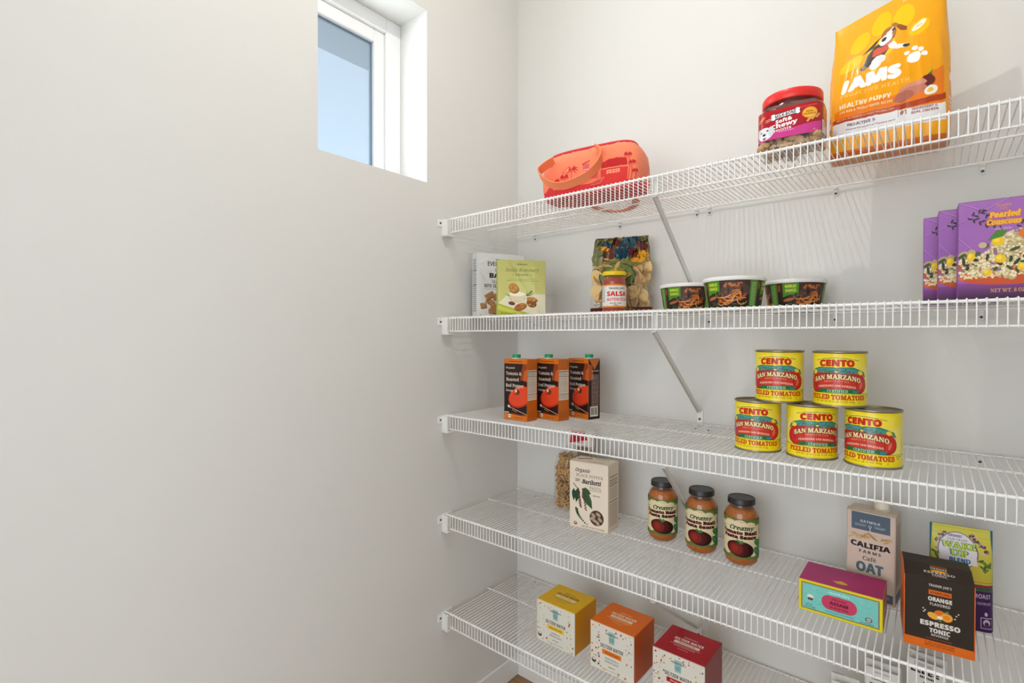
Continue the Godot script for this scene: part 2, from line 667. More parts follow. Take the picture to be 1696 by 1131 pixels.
func room():
	# left wall with the opening for the window, built as one thick wall of four blocks
	var st := st_new()
	var t := 0.16
	var wy0 := 1.8325
	var wy1 := 2.3868
	var wz0 := 0.4678
	var wz1 := 0.8465
	add_box(st, Vector3(-t, 0, -t), Vector3(0, wy0, ROOM_Z + t), 0.0)
	add_box(st, Vector3(-t, wy1, -t), Vector3(0, ROOM_H, ROOM_Z + t), 0.0)
	add_box(st, Vector3(-t, wy0, -t), Vector3(0, wy1, wz0), 0.0)
	add_box(st, Vector3(-t, wy0, wz1), Vector3(0, wy1, ROOM_Z + t), 0.0)
	struct("wall_left", st.commit(), M.wall)
	struct("wall_back", slab(Vector3(0, 0, -t), Vector3(ROOM_X, ROOM_H, 0)), M.wall)
	st = st_new()  # right wall, with an opening added to let the side fill in
	add_box(st, Vector3(ROOM_X, 0, -t), Vector3(ROOM_X + 0.12, ROOM_H, 1.15), 0.0)
	add_box(st, Vector3(ROOM_X, 0, 2.0), Vector3(ROOM_X + 0.12, ROOM_H, ROOM_Z + 0.12), 0.0)
	add_box(st, Vector3(ROOM_X, 2.2, 1.15), Vector3(ROOM_X + 0.12, ROOM_H, 2.0), 0.0)
	struct("wall_right", st.commit(), M.wall)
	# wall behind the camera, its unseen doorway made wide to let light in
	st = st_new()
	var d0 := 0.25
	var d1 := 1.72
	add_box(st, Vector3(0, 0, ROOM_Z), Vector3(d0, ROOM_H, ROOM_Z + 0.12), 0.0)
	add_box(st, Vector3(d1, 0, ROOM_Z), Vector3(ROOM_X, ROOM_H, ROOM_Z + 0.12), 0.0)
	add_box(st, Vector3(d0, 2.20, ROOM_Z), Vector3(d1, ROOM_H, ROOM_Z + 0.12), 0.0)
	struct("wall_front", st.commit(), M.wall)
	st = st_new()  # unseen hall walls enclosing the two glowing panes
	add_box(st, Vector3(-0.5, 0, 3.7), Vector3(3.5, ROOM_H, 3.82), 0.0)
	add_box(st, Vector3(-0.62, 0, ROOM_Z + 0.12), Vector3(-0.5, ROOM_H, 3.82), 0.0)
	add_box(st, Vector3(3.5, 0, 0.6), Vector3(3.62, ROOM_H, 3.82), 0.0)
	add_box(st, Vector3(ROOM_X + 0.12, 0, 0.48), Vector3(3.62, ROOM_H, 0.6), 0.0)
	struct("unseen_wall_hall", st.commit(), M.wall)
	# unseen hall window with a glowing pane, placed to light the shelf fronts
	st = st_new()
	for q in [[-0.06, 0.34, 2.26, 0.40], [-0.06, 2.30, 2.26, 2.36], [-0.06, 0.40, 0.0, 2.30], [2.20, 0.40, 2.26, 2.30]]:
		add_box(st, Vector3(q[0], q[1], 3.668), Vector3(q[2], q[3], 3.70), 0.004)
	var hw := Node3D.new()
	hw.name = "window_2"
	hw.set_meta("kind", "structure")
	add_child(hw)
	part("window_frame", st.commit(), M.vinyl, hw)
	var hp := mat(c8(235, 242, 250), 0.3)
	hp.emission_enabled = true  # glow stands in for daylight on the out-of-view hall panes
	hp.emission = Color(0.88, 0.94, 1.0)
	hp.emission_energy_multiplier = 0.9
	part("pane", slab(Vector3(0, 0.40, 3.682), Vector3(2.2, 2.30, 3.69)), hp, hw)
	struct("ceiling", slab(Vector3(-0.62, ROOM_H, -t), Vector3(3.62, ROOM_H + 0.12, 3.82)), M.ceiling)
	# second hall window, added with a glowing pane as fill for the left wall
	st = st_new()
	for q in [[1.0, 0.34, 2.16, 0.40], [1.0, 2.30, 2.16, 2.36], [1.0, 0.40, 1.06, 2.30], [2.10, 0.40, 2.16, 2.30]]:
		add_box(st, Vector3(3.468, q[1], q[0]), Vector3(3.50, q[3], q[2]), 0.004)
	var sw := Node3D.new()
	sw.name = "window_3"
	sw.set_meta("kind", "structure")
	add_child(sw)
	part("window_frame", st.commit(), M.vinyl, sw)
	part("pane", slab(Vector3(3.482, 0.40, 1.06), Vector3(3.49, 2.30, 2.10)), hp, sw)
	# casing of the unseen doorway
	st = st_new()
	add_box(st, Vector3(d0 - 0.07, 0, ROOM_Z - 0.016), Vector3(d0, 2.27, ROOM_Z), 0.002)
	add_box(st, Vector3(d1, 0, ROOM_Z - 0.016), Vector3(d1 + 0.07, 2.27, ROOM_Z), 0.002)
	add_box(st, Vector3(d0, 2.20, ROOM_Z - 0.016), Vector3(d1, 2.27, ROOM_Z), 0.002)
	struct("trim_1", st.commit(), M.trim)
	# floor of wooden planks
	var fl := struct("floor", slab(Vector3(-0.62, -0.12, -t), Vector3(3.62, -0.018, 3.82)), mat(c8(70, 52, 38), 0.8))
	var tones := []
	for i in 3:
		var m := mat([c8(176, 136, 96), c8(163, 124, 86), c8(186, 147, 106)][i], 0.45)
		var gn := FastNoiseLite.new()
		gn.seed = 20 + i
		gn.frequency = 0.02
		gn.fractal_octaves = 4
		var gt := NoiseTexture2D.new()
		gt.noise = gn
		gt.width = 256
		gt.height = 256
		gt.seamless = true
		var ramp := Gradient.new()
		ramp.colors = PackedColorArray([Color(0.84, 0.79, 0.74), Color(1, 1, 1)])
		gt.color_ramp = ramp
		m.albedo_texture = gt
		m.uv1_triplanar = true
		m.uv1_scale = Vector3(1.2, 6, 14)
		tones.append(m)
	var plank := box(Vector3(0, -0.018, 0), Vector3(1.1, 0, 0.1265), 0.0012)
	for r in 18:
		for c in 3:
			var x0 := -0.6 + c * 1.102 - (r * 37 % 100) * 0.004
			var p := part(tail("plank", r * 3 + c), plank, tones[(r * 2 + c * 5 + r / 3) % 3], fl, Vector3(x0, 0, -0.02 + r * 0.1275))
			if x0 + 1.1 > 2.9:
				p.scale.x = (2.9 - x0) / 1.1
	# baseboards
	struct("baseboard_left", box(Vector3(0, 0, 0.0), Vector3(0.012, 0.083, ROOM_Z), 0.003), M.trim)
	struct("baseboard_back", box(Vector3(0.012, 0, 0.0), Vector3(ROOM_X - 0.012, 0.083, 0.012), 0.003), M.trim)
	struct("baseboard_right", box(Vector3(ROOM_X - 0.012, 0, 0.0), Vector3(ROOM_X, 0.083, 1.15), 0.003), M.trim)

func window():
	var x := -0.134
	var z0 := 0.4678
	var z1 := 0.8465
	var y0 := 1.8325
	var y1 := 2.3868
	# glass opening
	var gz0 := 0.567
	var gz1 := 0.80
	var gy0 := 1.885
	var gy1 := 2.296
	var o := Node3D.new()
	o.name = "window_1"
	o.set_meta("kind", "structure")
	add_child(o)
	# outer frame, a stepped vinyl profile
	var st := st_new()
	add_box(st, Vector3(x - 0.05, y0, z0), Vector3(x, y1, z0 + 0.059), 0.002)
	add_box(st, Vector3(x - 0.05, y0, gz1 + 0.02), Vector3(x, y1, z1), 0.002)
	add_box(st, Vector3(x - 0.05, gy1 + 0.042, z0 + 0.059), Vector3(x, y1, gz1 + 0.02), 0.002)
	add_box(st, Vector3(x - 0.05, y0, z0 + 0.059), Vector3(x, gy0 - 0.03, gz1 + 0.02), 0.002)
	part("window_frame", st.commit(), M.vinyl, o)
	st = st_new()
	var xs := x - 0.010
	add_box(st, Vector3(xs - 0.035, gy0 - 0.03, z0 + 0.059), Vector3(xs, gy1 + 0.042, gz0), 0.003)
	add_box(st, Vector3(xs - 0.035, gy0 - 0.03, gz1), Vector3(xs, gy1 + 0.042, gz1 + 0.02), 0.003)
	add_box(st, Vector3(xs - 0.035, gy1, gz0), Vector3(xs, gy1 + 0.042, gz1), 0.003)
	add_box(st, Vector3(xs - 0.035, gy0 - 0.03, gz0), Vector3(xs, gy0, gz1), 0.003)
	part("sash", st.commit(), M.vinyl, o)
	st = st_new()
	var xg := xs - 0.014
	var b := 0.004
	add_box(st, Vector3(xg - 0.01, gy1 - b, gz0), Vector3(xg + 0.001, gy1, gz1), 0.0)
	add_box(st, Vector3(xg - 0.01, gy0, gz0), Vector3(xg + 0.001, gy0 + b, gz1), 0.0)
	add_box(st, Vector3(xg - 0.01, gy0 + b, gz0), Vector3(xg + 0.001, gy1 - b, gz0 + b), 0.0)
	add_box(st, Vector3(xg - 0.01, gy0 + b, gz1 - b), Vector3(xg + 0.001, gy1 - b, gz1), 0.0)
	part("gasket", st.commit(), mat(c8(112, 134, 150), 0.6), o)
	var g := mat(Color(0.93, 0.97, 1.0, 0.05), 0.25)
	g.transparency = BaseMaterial3D.TRANSPARENCY_ALPHA
	g.backlight_enabled = true
	g.backlight = Color(0.93, 0.97, 1.0)
	part("pane", box(Vector3(xg - 0.004, gy0 + b, gz0 + b), Vector3(xg - 0.001, gy1 - b, gz1 - b), 0.0), g, o)
	# roof eave outside that shades the top of the frosted glass
	struct("eave", slab(Vector3(-0.85, 2.62, -1.5), Vector3(-0.16, 2.80, 3.0)), mat(c8(242, 245, 250), 0.8))

func unseen_ceiling_light():
	var at := Vector3(0.82, ROOM_H, 0.88)  # out of view, placed to cast the wire and bracket shadows
	var o := thing("unseen_ceiling_light", "unseen small round ceiling light with a bare bulb, out of view above the pantry", "light", at)
	var d := -0.001
	part("canopy", lathe([Vector2(0.0, d - 0.03), Vector2(0.05, d - 0.028), Vector2(0.062, d - 0.012), Vector2(0.062, d), Vector2(0.0, d)], 32), M.plastic, o)
	part("socket", lathe([Vector2(0.0, -0.062), Vector2(0.014, -0.062), Vector2(0.016, -0.03), Vector2(0.0, -0.029)], 20), M.plastic, o)
	var e := mat(Color.WHITE, 0.5)
	e.emission_enabled = true
	e.emission = Color(1.0, 0.96, 0.9)
	e.emission_energy_multiplier = 6.0
	part("bulb", lathe([Vector2(0.0, -0.112), Vector2(0.013, -0.108), Vector2(0.021, -0.096), Vector2(0.023, -0.085), Vector2(0.019, -0.072), Vector2(0.013, -0.0625), Vector2(0.0, -0.0622)], 24, 80.0), e, o)
	var l := OmniLight3D.new()
	l.name = "bulb_light"
	l.position = Vector3(0, -0.088, 0)
	l.light_color = Color(1.0, 0.985, 0.965)
	l.light_energy = 0.33
	l.light_size = 0.01
	l.omni_range = 12.0
	l.omni_attenuation = 2.0
	l.shadow_enabled = true
	o.add_child(l)

# ------------------------------------------------------------------ wire shelves
var wire_mesh: ArrayMesh

func shelf(i: int):
	var y: float = SHELF_Y[i]
	var word: String = SHELF_WORD[i]
	var o := thing("wire_shelf", "%s white wire shelf along the back wall%s" % [word, ["", " with crackers, chips and noodle bowls", " with soup cartons and stacked tomato cans", " with pasta sauce jars", " with seltzer boxes"][i] if i > 0 else " with cooler bag and dog food"], "shelf", Vector3(0, y, 0), 0.0, "white wire pantry shelves")
	if wire_mesh == null:
		var yd := 0.0031 + 0.00125
		var zf := ZF + 0.0031 + 0.00105
		var p := [Vector3(0, yd, 0.010), Vector3(0, yd, ZF - 0.001), Vector3(0, yd - 0.0006, ZF + 0.0022), Vector3(0, yd - 0.0026, zf - 0.0005), Vector3(0, yd - 0.006, zf), Vector3(0, -LIP - 0.0020, zf)]
		wire_mesh = tube(p, 0.00125, 6)
	var x1 := ROOM_X - 0.03
	part("front_rod", tube([Vector3(0.004, 0, ZF), Vector3(x1 + 0.02, 0, ZF)], 0.0031, 12), M.wire, o)
	part("lip_rod", tube([Vector3(0.004, -LIP, ZF + 0.001), Vector3(x1 + 0.02, -LIP, ZF + 0.001)], 0.0022, 10), M.wire, o)
	part("middle_rod", tube([Vector3(0.004, 0.0008, 0.1783), Vector3(x1 + 0.02, 0.0008, 0.1783)], 0.0027, 10), M.wire, o)
	part("back_rod", tube([Vector3(0.004, 0.0008, 0.0125), Vector3(x1 + 0.02, 0.0008, 0.0125)], 0.0022, 10), M.wire, o)
	var n := 0
	var x := 0.0290
	while x < x1:
		part(tail("deck_wire", n), wire_mesh, M.wire, o, Vector3(x, 0, 0))
		n += 1
		x += 0.0127

func hardware():
	# plastic end brackets on the left wall
	var first: Node3D
	for i in 5:
		var at := Vector3(0, SHELF_Y[i], ZF)
		var label := "white plastic bracket holding the %s shelf's front corner to left wall" % SHELF_WORD[i]
		if i == 0:
			first = thing("shelf_bracket", label, "bracket", at, 0.0, "end brackets on the left wall")
			var st := st_new()
			add_box(st, Vector3(0, -0.054, 0.0062), Vector3(0.0255, -0.0005, 0.0165), 0.0015)     # plate in front of the wires
			add_box(st, Vector3(0, -0.056, -0.022), Vector3(0.0280, -0.0495, 0.0165), 0.002)      # foot under the lip rod
			add_box(st, Vector3(0, -0.056, -0.030), Vector3(0.0035, 0.004, 0.0165), 0.001)      # plate on the wall
			part("body", st.commit(), M.plastic, first)
			st = st_new()
			add_box(st, Vector3(0, -0.024, 0.008), Vector3(0.0045, 0.0, 0.034), 0.002)
			part("screw_tab", st.commit(), M.plastic, first)
			var sc := part("screw", lathe([Vector2(0.0, 0.0), Vector2(0.0036, 0.0), Vector2(0.0036, 0.0012), Vector2(0.0016, 0.0026), Vector2(0, 0.0026)], 12), M.screw, first, Vector3(0.0042, -0.0125, 0.0242))
			sc.rotation.z = -PI / 2.0
		else:
			copy(first, label, at, 0.0)
	# clips that hold the back rods to the wall
	var clip: Node3D
	var places := [0.09, 0.448, 0.708, 0.746, 1.069, 1.35, 1.66]
	for i in 5:
		for j in 6:
			if j == 2 and i in [1, 3, 4]:
				continue
			var at := Vector3(places[j], SHELF_Y[i], 0)
			var label := "small white wall clip under the back of %s shelf, %s" % [SHELF_WORD[i], ["nearest the corner", "second from the corner", "just left of the brace line", "just right of the brace line", "between brace and right end", "towards the right end", "outermost on the right"][j]]
			if clip == null:
				clip = thing("wall_clip", label, "clip", at, 0.0, "back wall shelf clips")
				var st := st_new()
				add_box(st, Vector3(-0.0045, -0.0225, 0), Vector3(0.0045, -0.002, 0.004), 0.0015)
				add_box(st, Vector3(-0.005, -0.006, 0), Vector3(0.005, -0.0022, 0.016), 0.001)
				part("hook", st.commit(), M.plastic, clip)
				var sc := part("screw", lathe([Vector2(0.0, 0.0), Vector2(0.0032, 0.0), Vector2(0.0032, 0.001), Vector2(0.0, 0.0018)], 10), M.screw, clip, Vector3(0, -0.0165, 0.004))
				sc.rotation.x = PI / 2.0
			else:
				copy(clip, label, at, 0.0)
	# diagonal braces from the front lip down to the wall
	var brace: Node3D
	for i in 4:
		var at := Vector3(0, SHELF_Y[i], 0)
		var label := "slanted white steel brace running from the %s shelf's lip down to back wall" % SHELF_WORD[i]
		if brace == null:
			brace = make_brace(label, at, 0.7435, 0.7200, -0.290)
		elif i == 2:
			make_brace(label, at, 0.7690, 0.7040, -0.292)      # this one hangs a little askew
		else:
			copy(brace, label, at, 0.0)

func make_brace(label: String, at: Vector3, xt: float, xb: float, drop: float) -> Node3D:
	var brace := thing("shelf_brace", label, "brace", at, 0.0, "diagonal shelf braces")
	var top := Vector3(xt, -LIP - 0.0052, ZF - 0.003)
	var foot := Vector3(xb, drop, 0.008)
	var st := st_new()
	var dir := (foot - top).normalized()
	var side := Vector3(1, 0, 0)
	var n := dir.cross(side).normalized()
	var xf := Transform3D(Basis(side, dir, n), top)
	add_box(st, Vector3(-0.0048, 0, -0.0032), Vector3(0.0048, (foot - top).length(), 0.0008), 0.0012, {}, xf)
	add_box(st, Vector3(-0.0048, 0, -0.0005), Vector3(-0.0040, (foot - top).length(), 0.0062), 0.0004, {}, xf)
	part("strut", st.commit(), M.strut, brace)
	st = st_new()
	if at.y > 1.6:      # only the top shelf's brace reaches up behind the lip
		add_box(st, Vector3(xt - 0.006, -LIP - 0.007, ZF - 0.0062), Vector3(xt + 0.006, -0.0038, ZF - 0.0046), 0.0004)
	add_box(st, Vector3(xt - 0.006, -LIP - 0.0075, ZF - 0.0062), Vector3(xt + 0.006, -LIP - 0.0050, ZF + 0.0042), 0.0004)
	part("hook", st.commit(), M.strut, brace)
	part("foot_plate", box(Vector3(xb - 0.0095, drop - 0.041, 0), Vector3(xb + 0.0095, drop + 0.005, 0.004), 0.001), M.plastic, brace)
	var sc := part("screw", lathe([Vector2(0.0, 0.0), Vector2(0.0038, 0.0), Vector2(0.0038, 0.001), Vector2(0.0, 0.002)], 10), M.screw, brace, Vector3(xb - 0.001, drop - 0.022, 0.004))
	sc.rotation.x = PI / 2.0
	return brace

# ------------------------------------------------------------------ groceries
# the place of a box whose front left bottom corner stands at (x, z)
func stand(x: float, z: float, turn: float, w: float, d: float, shelf_no: int) -> Vector3:
	var u := Vector3(cos(turn), 0, -sin(turn))
	var n := Vector3(sin(turn), 0, cos(turn))
	return Vector3(x, SHELF_Y[shelf_no] + DECK, z) + u * w * 0.5 - n * d * 0.5

func carton(w: float, h: float, d: float, ch: float, uvs: Dictionary) -> ArrayMesh:
	return box(Vector3(-w / 2, 0, -d / 2), Vector3(w / 2, h, d / 2), ch, uvs)

# ================================================================== top shelf
func cooler_print() -> Image:
	var s := Sheet.new(840, 150, 1.6, c8(240, 122, 82))
	var red := c8(196, 38, 40)
	var light := c8(250, 150, 108)
	s.grad(0, 0, 840, 150, c8(244, 142, 102), c8(240, 122, 92))
	s.rect(0, 0, 840, 5, c8(214, 46, 46))
	# hills and ground in red
	s.org(430, 0)
	var hill := [Vector2(-420, 150), Vector2(-420, 122), Vector2(-150, 128), Vector2(-135, 118), Vector2(-100, 112), Vector2(-70, 116), Vector2(-40, 124), Vector2(40, 126), Vector2(150, 128), Vector2(420, 124), Vector2(420, 150)]
	s.poly(hill, c8(216, 52, 54))
	# shop front on the right
	s.poly([Vector2(38, 68), Vector2(60, 60), Vector2(85, 58), Vector2(112, 62), Vector2(112, 84), Vector2(38, 90)], red)
	s.rect(36, 88, 78, 48, c8(222, 56, 54))
	s.rect(36, 86, 78, 3, light)
	for i in 5:
		for j in 2:
			s.rect(54 + i * 8, 93 + j * 6.5, 6.5, 5, c8(248, 170, 130))
	s.poly([Vector2(12, 122), Vector2(44, 114), Vector2(34, 128), Vector2(6, 130)], c8(226, 80, 76))
	s.line([Vector2(12, 121), Vector2(46, 113)], 1.2, light)
	s.line([Vector2(4, 131), Vector2(34, 128), Vector2(46, 114)], 1.2, light)
	# low building and sign in the middle
	s.poly([Vector2(-52, 112), Vector2(-46, 98), Vector2(10, 86), Vector2(28, 72), Vector2(28, 112)], c8(226, 84, 66))
	s.line([Vector2(-48, 102), Vector2(6, 92), Vector2(26, 74)], 2.2, red)
	s.rect(-42, 95, 44, 8, c8(232, 110, 130))
	s.text("TRADER JOE'S", -20, 99, 4.6, c8(250, 225, 225), {"slant": 0.2})
	s.poly([Vector2(-22, 58), Vector2(2, 50), Vector2(2, 54), Vector2(-22, 63)], red)
	s.rect(-19, 62, 18, 20, red)
	s.frame(-17, 64, 14, 12, 1, c8(240, 190, 200))
	s.text("TJ'S", -10, 70, 4, c8(245, 210, 215))
	s.rect(-18, 78, 16, 3, c8(236, 170, 180))
	s.rect(-12, 82, 8, 12, red)
	# palms
	for p in [[-56, 72, 20.0, 116.0], [-80, 92, 15.0, 118.0], [-105, 100, 9.0, 112.0], [118, 52, 12.0, 130.0], [126, 78, 12.0, 130.0], [136, 104, 9.0, 132.0]]:
		s.line([Vector2(p[0], p[1]), Vector2(p[0] + 1.5, (p[1] + p[3]) / 2), Vector2(p[0] - 1, p[3])], 1.6, red)
		for k in 11:
			var a := TAU * k / 11.0 + 0.2
			var tip := Vector2(p[0] + cos(a) * p[2] * 1.15, p[1] + sin(a) * p[2] * 0.85 + 4)
			var m := Vector2(p[0], p[1]).lerp(tip, 0.5) + Vector2(0, -3.5)
			s.poly([Vector2(p[0], p[1] - 1), m + Vector2(0, -2.6), tip, m + Vector2(0, 3.0)], red)
	# triangles
	s.poly([Vector2(-88, 80), Vector2(-66, 56), Vector2(-64, 78)], c8(222, 90, 60))
	s.poly([Vector2(-82, 77), Vector2(-68, 62), Vector2(-67, 75)], c8(240, 150, 110))
	s.poly([Vector2(-134, 108), Vector2(-122, 98), Vector2(-118, 104)], c8(214, 70, 52))
	s.rect(-122, 122, 24, 6, c8(228, 84, 84))
	s.fine(-120, 123, 20, 5, 2, c8(240, 190, 185), rng)
	return s.done()

func treat_print() -> Image:
	var s := Sheet.new(400, 75, 2.4, c8(176, 22, 34))
	s.org(200, 0)
	s.grad(-200, 0, 400, 55, c8(190, 24, 32), c8(168, 20, 36))
	s.poly([Vector2(-200, 75), Vector2(-200, 60), Vector2(-60, 68), Vector2(-20, 58), Vector2(60, 47), Vector2(60, 75)], c8(206, 60, 140))
	s.rect(60, 0, 140, 75, c8(160, 24, 36))
	# panel on the side: golden picture of treats and small print
	s.rect(67, 0, 26, 38, c8(196, 96, 40))
	for i in 14:
		s.oval(70 + rng.randf() * 20, 4 + rng.randf() * 32, 5, 2.5, [c8(226, 150, 70), c8(206, 120, 56), c8(240, 180, 110)][i % 3], rng.randf() * 3)
	s.rect(64, 42, 30, 33, c8(238, 232, 226))
	s.fine(66, 45, 26, 28, 9, c8(120, 110, 110), rng)
	# bone shaped badge
	for e in [[-1, 0.0], [1, 0.35]]:
		for q in [-3.6, 3.6]:
			s.oval(-5 + e[0] * 22, 17 + q - e[0] * 2.5, 5.2, 5.2, c8(30, 28, 28))
	s.poly([Vector2(-28, 13), Vector2(18, 8), Vector2(18, 21), Vector2(-28, 26)], c8(30, 28, 28))
	for e in [-1, 1]:
		for q in [-3.6, 3.6]:
			s.oval(-5 + e * 22, 17 + q - e * 2.5, 4.2, 4.2, Color.WHITE)
	s.poly([Vector2(-27, 14.5), Vector2(17, 9.5), Vector2(17, 19.5), Vector2(-27, 24.5)], Color.WHITE)
	s.text("MILK-BONE", -5, 17, 7.6, c8(24, 24, 24), {"w": 38, "rise": 2.4})
	s.text("Soft&", -8, 31, 8.6, Color.WHITE, {"w": 30, "rise": 2.2, "fat": 0.3})
	s.text("Chewy", -8, 42, 10, Color.WHITE, {"w": 48, "rise": 3.2, "fat": 0.4})
	s.text("minis", -10, 53, 7.5, Color.WHITE, {"w": 32, "rise": 2.0})
	s.fine(-18, 58, 28, 3, 1, c8(250, 190, 220), rng)
	s.text("TREATS FOR DOGS", 34, 8, 3.2, c8(226, 120, 120), {"w": 34, "rise": 1.5})
	s.oval(38, 25, 13.5, 13.5, c8(240, 166, 32))
	s.oval(38, 25, 11, 11, c8(248, 186, 60))
	s.text("REAL", 38, 22, 4, c8(140, 60, 20))
	s.text("PEANUT", 38, 28, 4, c8(140, 60, 20))
	for i in 3:
		s.line([Vector2(33 + i * 8, 47 - i * 4), Vector2(39 + i * 8, 38 - i * 4)], 4.2, c8(222, 170, 90))
	s.line([Vector2(-58, 24), Vector2(-46, 14)], 7, c8(214, 130, 60))
	s.line([Vector2(-42, 24), Vector2(-32, 21)], 1.4, c8(240, 200, 200))
	s.line([Vector2(-42, 28), Vector2(-28, 24)], 1.4, c8(240, 200, 200))
	# white terrier's face
	s.oval(-44, 56, 17, 16, c8(236, 236, 238))
	s.oval(-56, 52, 6, 12, c8(220, 220, 224))
	s.oval(-31, 52, 6, 12, c8(220, 220, 224))
	s.oval(-45, 64, 10, 8, c8(244, 244, 246))
	s.oval(-51, 51, 2, 2, c8(60, 50, 46))
	s.oval(-38, 49, 2, 2, c8(60, 50, 46))
	s.oval(-45, 58, 3.6, 3, c8(34, 30, 32))
	s.poly([Vector2(-50, 66), Vector2(-40, 65), Vector2(-44, 72)], c8(150, 70, 70))
	return s.done()

func dogfood_print() -> Image:
	var s := Sheet.new(600, 330, 1.8, c8(250, 170, 12))
	var y := c8(255, 200, 0)
	s.org(300, 0)
	s.grad(-300, 0, 600, 330, c8(252, 176, 26), c8(248, 162, 8))
	# big yellow paw behind the dog
	s.oval(-62, 78, 22, 27, y, 0.35)
	s.oval(-14, 50, 24, 30, y, 0.35)
	s.oval(40, 55, 25, 28, y, 0.5)
	s.oval(68, 96, 24, 14, y, -0.4)
	s.oval(-72, 128, 26, 14, y, -0.4)
	s.oval(-10, 110, 30, 24, y, 0.2)
	# tag top right
	s.oval(66, 8, 6.5, 6.5, c8(255, 236, 214))
	s.oval(66, 8, 3, 3, c8(236, 140, 60))
	s.poly([Vector2(63, 13), Vector2(69, 13), Vector2(67, 22), Vector2(64, 22)], c8(255, 236, 214))
	s.fine(40, 10, 20, 12, 4, c8(255, 226, 190), rng)
	# leaping puppy
	var dark := c8(74, 62, 58)
	var tan := c8(176, 112, 62)
	s.poly([Vector2(-46, 148), Vector2(-38, 120), Vector2(-26, 104), Vector2(-6, 100), Vector2(6, 118), Vector2(-10, 138), Vector2(-30, 150)], dark)
	s.poly([Vector2(-50, 116), Vector2(-26, 92), Vector2(-12, 86), Vector2(-30, 108)], dark)
	s.poly([Vector2(-30, 128), Vector2(-28, 112), Vector2(0, 108), Vector2(14, 104), Vector2(10, 118), Vector2(-12, 128)], c8(214, 92, 66))
	s.oval(-16, 140, 14, 10, c8(238, 238, 238), -0.3)
	s.oval(-22, 150, 11, 9, c8(244, 244, 244))
	s.oval(-44, 150, 7, 5, c8(120, 116, 112))
	s.poly([Vector2(2, 112), Vector2(14, 106), Vector2(22, 118), Vector2(42, 122), Vector2(40, 130), Vector2(20, 128), Vector2(4, 120)], c8(240, 238, 234))
	s.oval(38, 126, 7, 3.5, c8(60, 54, 52), 0.2)
	s.oval(4, 86, 17, 18, tan, 0.5)
	s.oval(-2, 96, 16, 11, c8(246, 244, 240), -0.6)
	s.poly([Vector2(-2, 82), Vector2(16, 70), Vector2(10, 92)], c8(246, 244, 240))
	s.oval(-6, 94, 6, 4, c8(50, 40, 40), -0.5)
	s.curve(Vector2(-14, 110), Vector2(2, 110), Vector2(16, 96), 2.4, c8(90, 50, 50))
	s.poly([Vector2(-6, 109), Vector2(8, 103), Vector2(6, 110)], c8(214, 130, 120))
	s.oval(15, 78, 4, 3, c8(60, 40, 34), -0.4)
	s.poly([Vector2(20, 66), Vector2(44, 84), Vector2(42, 92), Vector2(30, 88), Vector2(22, 76)], c8(140, 78, 42))
	s.oval(18, 68, 8, 5, tan, 0.6)
	# name
	s.oval(68, 92, 18, 6, c8(255, 246, 226), -0.45)
	s.text("NEW", 68, 92, 4, c8(236, 176, 120), {"rise": 2.0})
	s.line([Vector2(-76, 169), Vector2(-79, 192)], 10.5, Color.WHITE)
	s.oval(-76, 169, 5.2, 5.2, Color.WHITE)
	s.text("AMS", -21, 176, 25, Color.WHITE, {"w": 96, "fat": 2.8, "arc": 3.0, "rise": 2.0})
	s.oval(50, 158, 13, 11, Color.WHITE, -0.3)
	for t in [[38, 144, 5.5, 4], [52, 139, 5.5, 5], [63, 145, 5, 5], [68, 156, 5, 5]]:
		s.oval(t[0], t[1], t[2], t[3], Color.WHITE)
	s.text("PROACTIVE HEALTH", -22, 202, 7.5, c8(255, 222, 150), {"w": 126, "bold": false, "gap": 1.0})
	# food picture band
	s.poly([Vector2(-100, 232), Vector2(20, 226), Vector2(100, 186), Vector2(100, 262), Vector2(-100, 262)], c8(240, 128, 24))
	s.text("HEALTHY PUPPY", -40, 224, 9.2, Color.WHITE, {"w": 96})
	s.text("CHICKEN & WHOLE GRAIN RECIPE", -38, 236, 5, c8(255, 232, 190), {"w": 98})
	s.oval(72, 212, 12, 12, c8(110, 44, 40))
	s.poly([Vector2(70, 200), Vector2(82, 192), Vector2(80, 202)], c8(70, 150, 60))
	s.oval(46, 216, 24, 7, c8(222, 150, 126), -0.2)
	s.oval(44, 226, 26, 9, c8(206, 130, 108), -0.15)
	s.oval(30, 234, 18, 10, c8(186, 108, 88), -0.3)
	s.oval(76, 231, 12, 9, c8(250, 246, 236), -0.2)
	s.oval(75, 231, 6, 4.4, c8(246, 204, 80), -0.2)
	s.poly([Vector2(-103, 262), Vector2(-103, 250), Vector2(20, 248), Vector2(103, 240), Vector2(103, 252), Vector2(-30, 262)], c8(178, 62, 24))
	s.text("MINI KIBBLE AND IMPORTANT NUTRIENTS WITH OMEGA 3 DHA", -40, 252, 3.6, c8(250, 210, 170), {"w": 108})
	# white panel
	s.rect(-103, 258, 206, 34, c8(236, 234, 232))
	s.text("PROACTIVE 5", -46, 266, 5.6, c8(90, 60, 80), {"w": 52})
	s.fine(-74, 274, 90, 4, 1, c8(150, 120, 140), rng)
	s.text("#1", 30, 264, 9, c8(150, 40, 40))
	s.text("INGREDIENT IS", 66, 261, 4.4, c8(130, 50, 50), {"w": 44})
	s.text("REAL CHICKEN", 66, 268, 4.8, c8(130, 50, 50), {"w": 46})
	s.rect(20, 258, 0.8, 14, c8(160, 150, 150))
	s.rect(-103, 291, 206, 26, c8(250, 172, 14))
	s.rect(-300, 317, 600, 13, c8(208, 106, 30))
	for i in 9:
		s.text("iams", -96 + i * 15, 323, 4, c8(150, 60, 20))
	# right gusset
	s.poly([Vector2(112, 190), Vector2(160, 180), Vector2(160, 290), Vector2(112, 290)], c8(240, 140, 46))
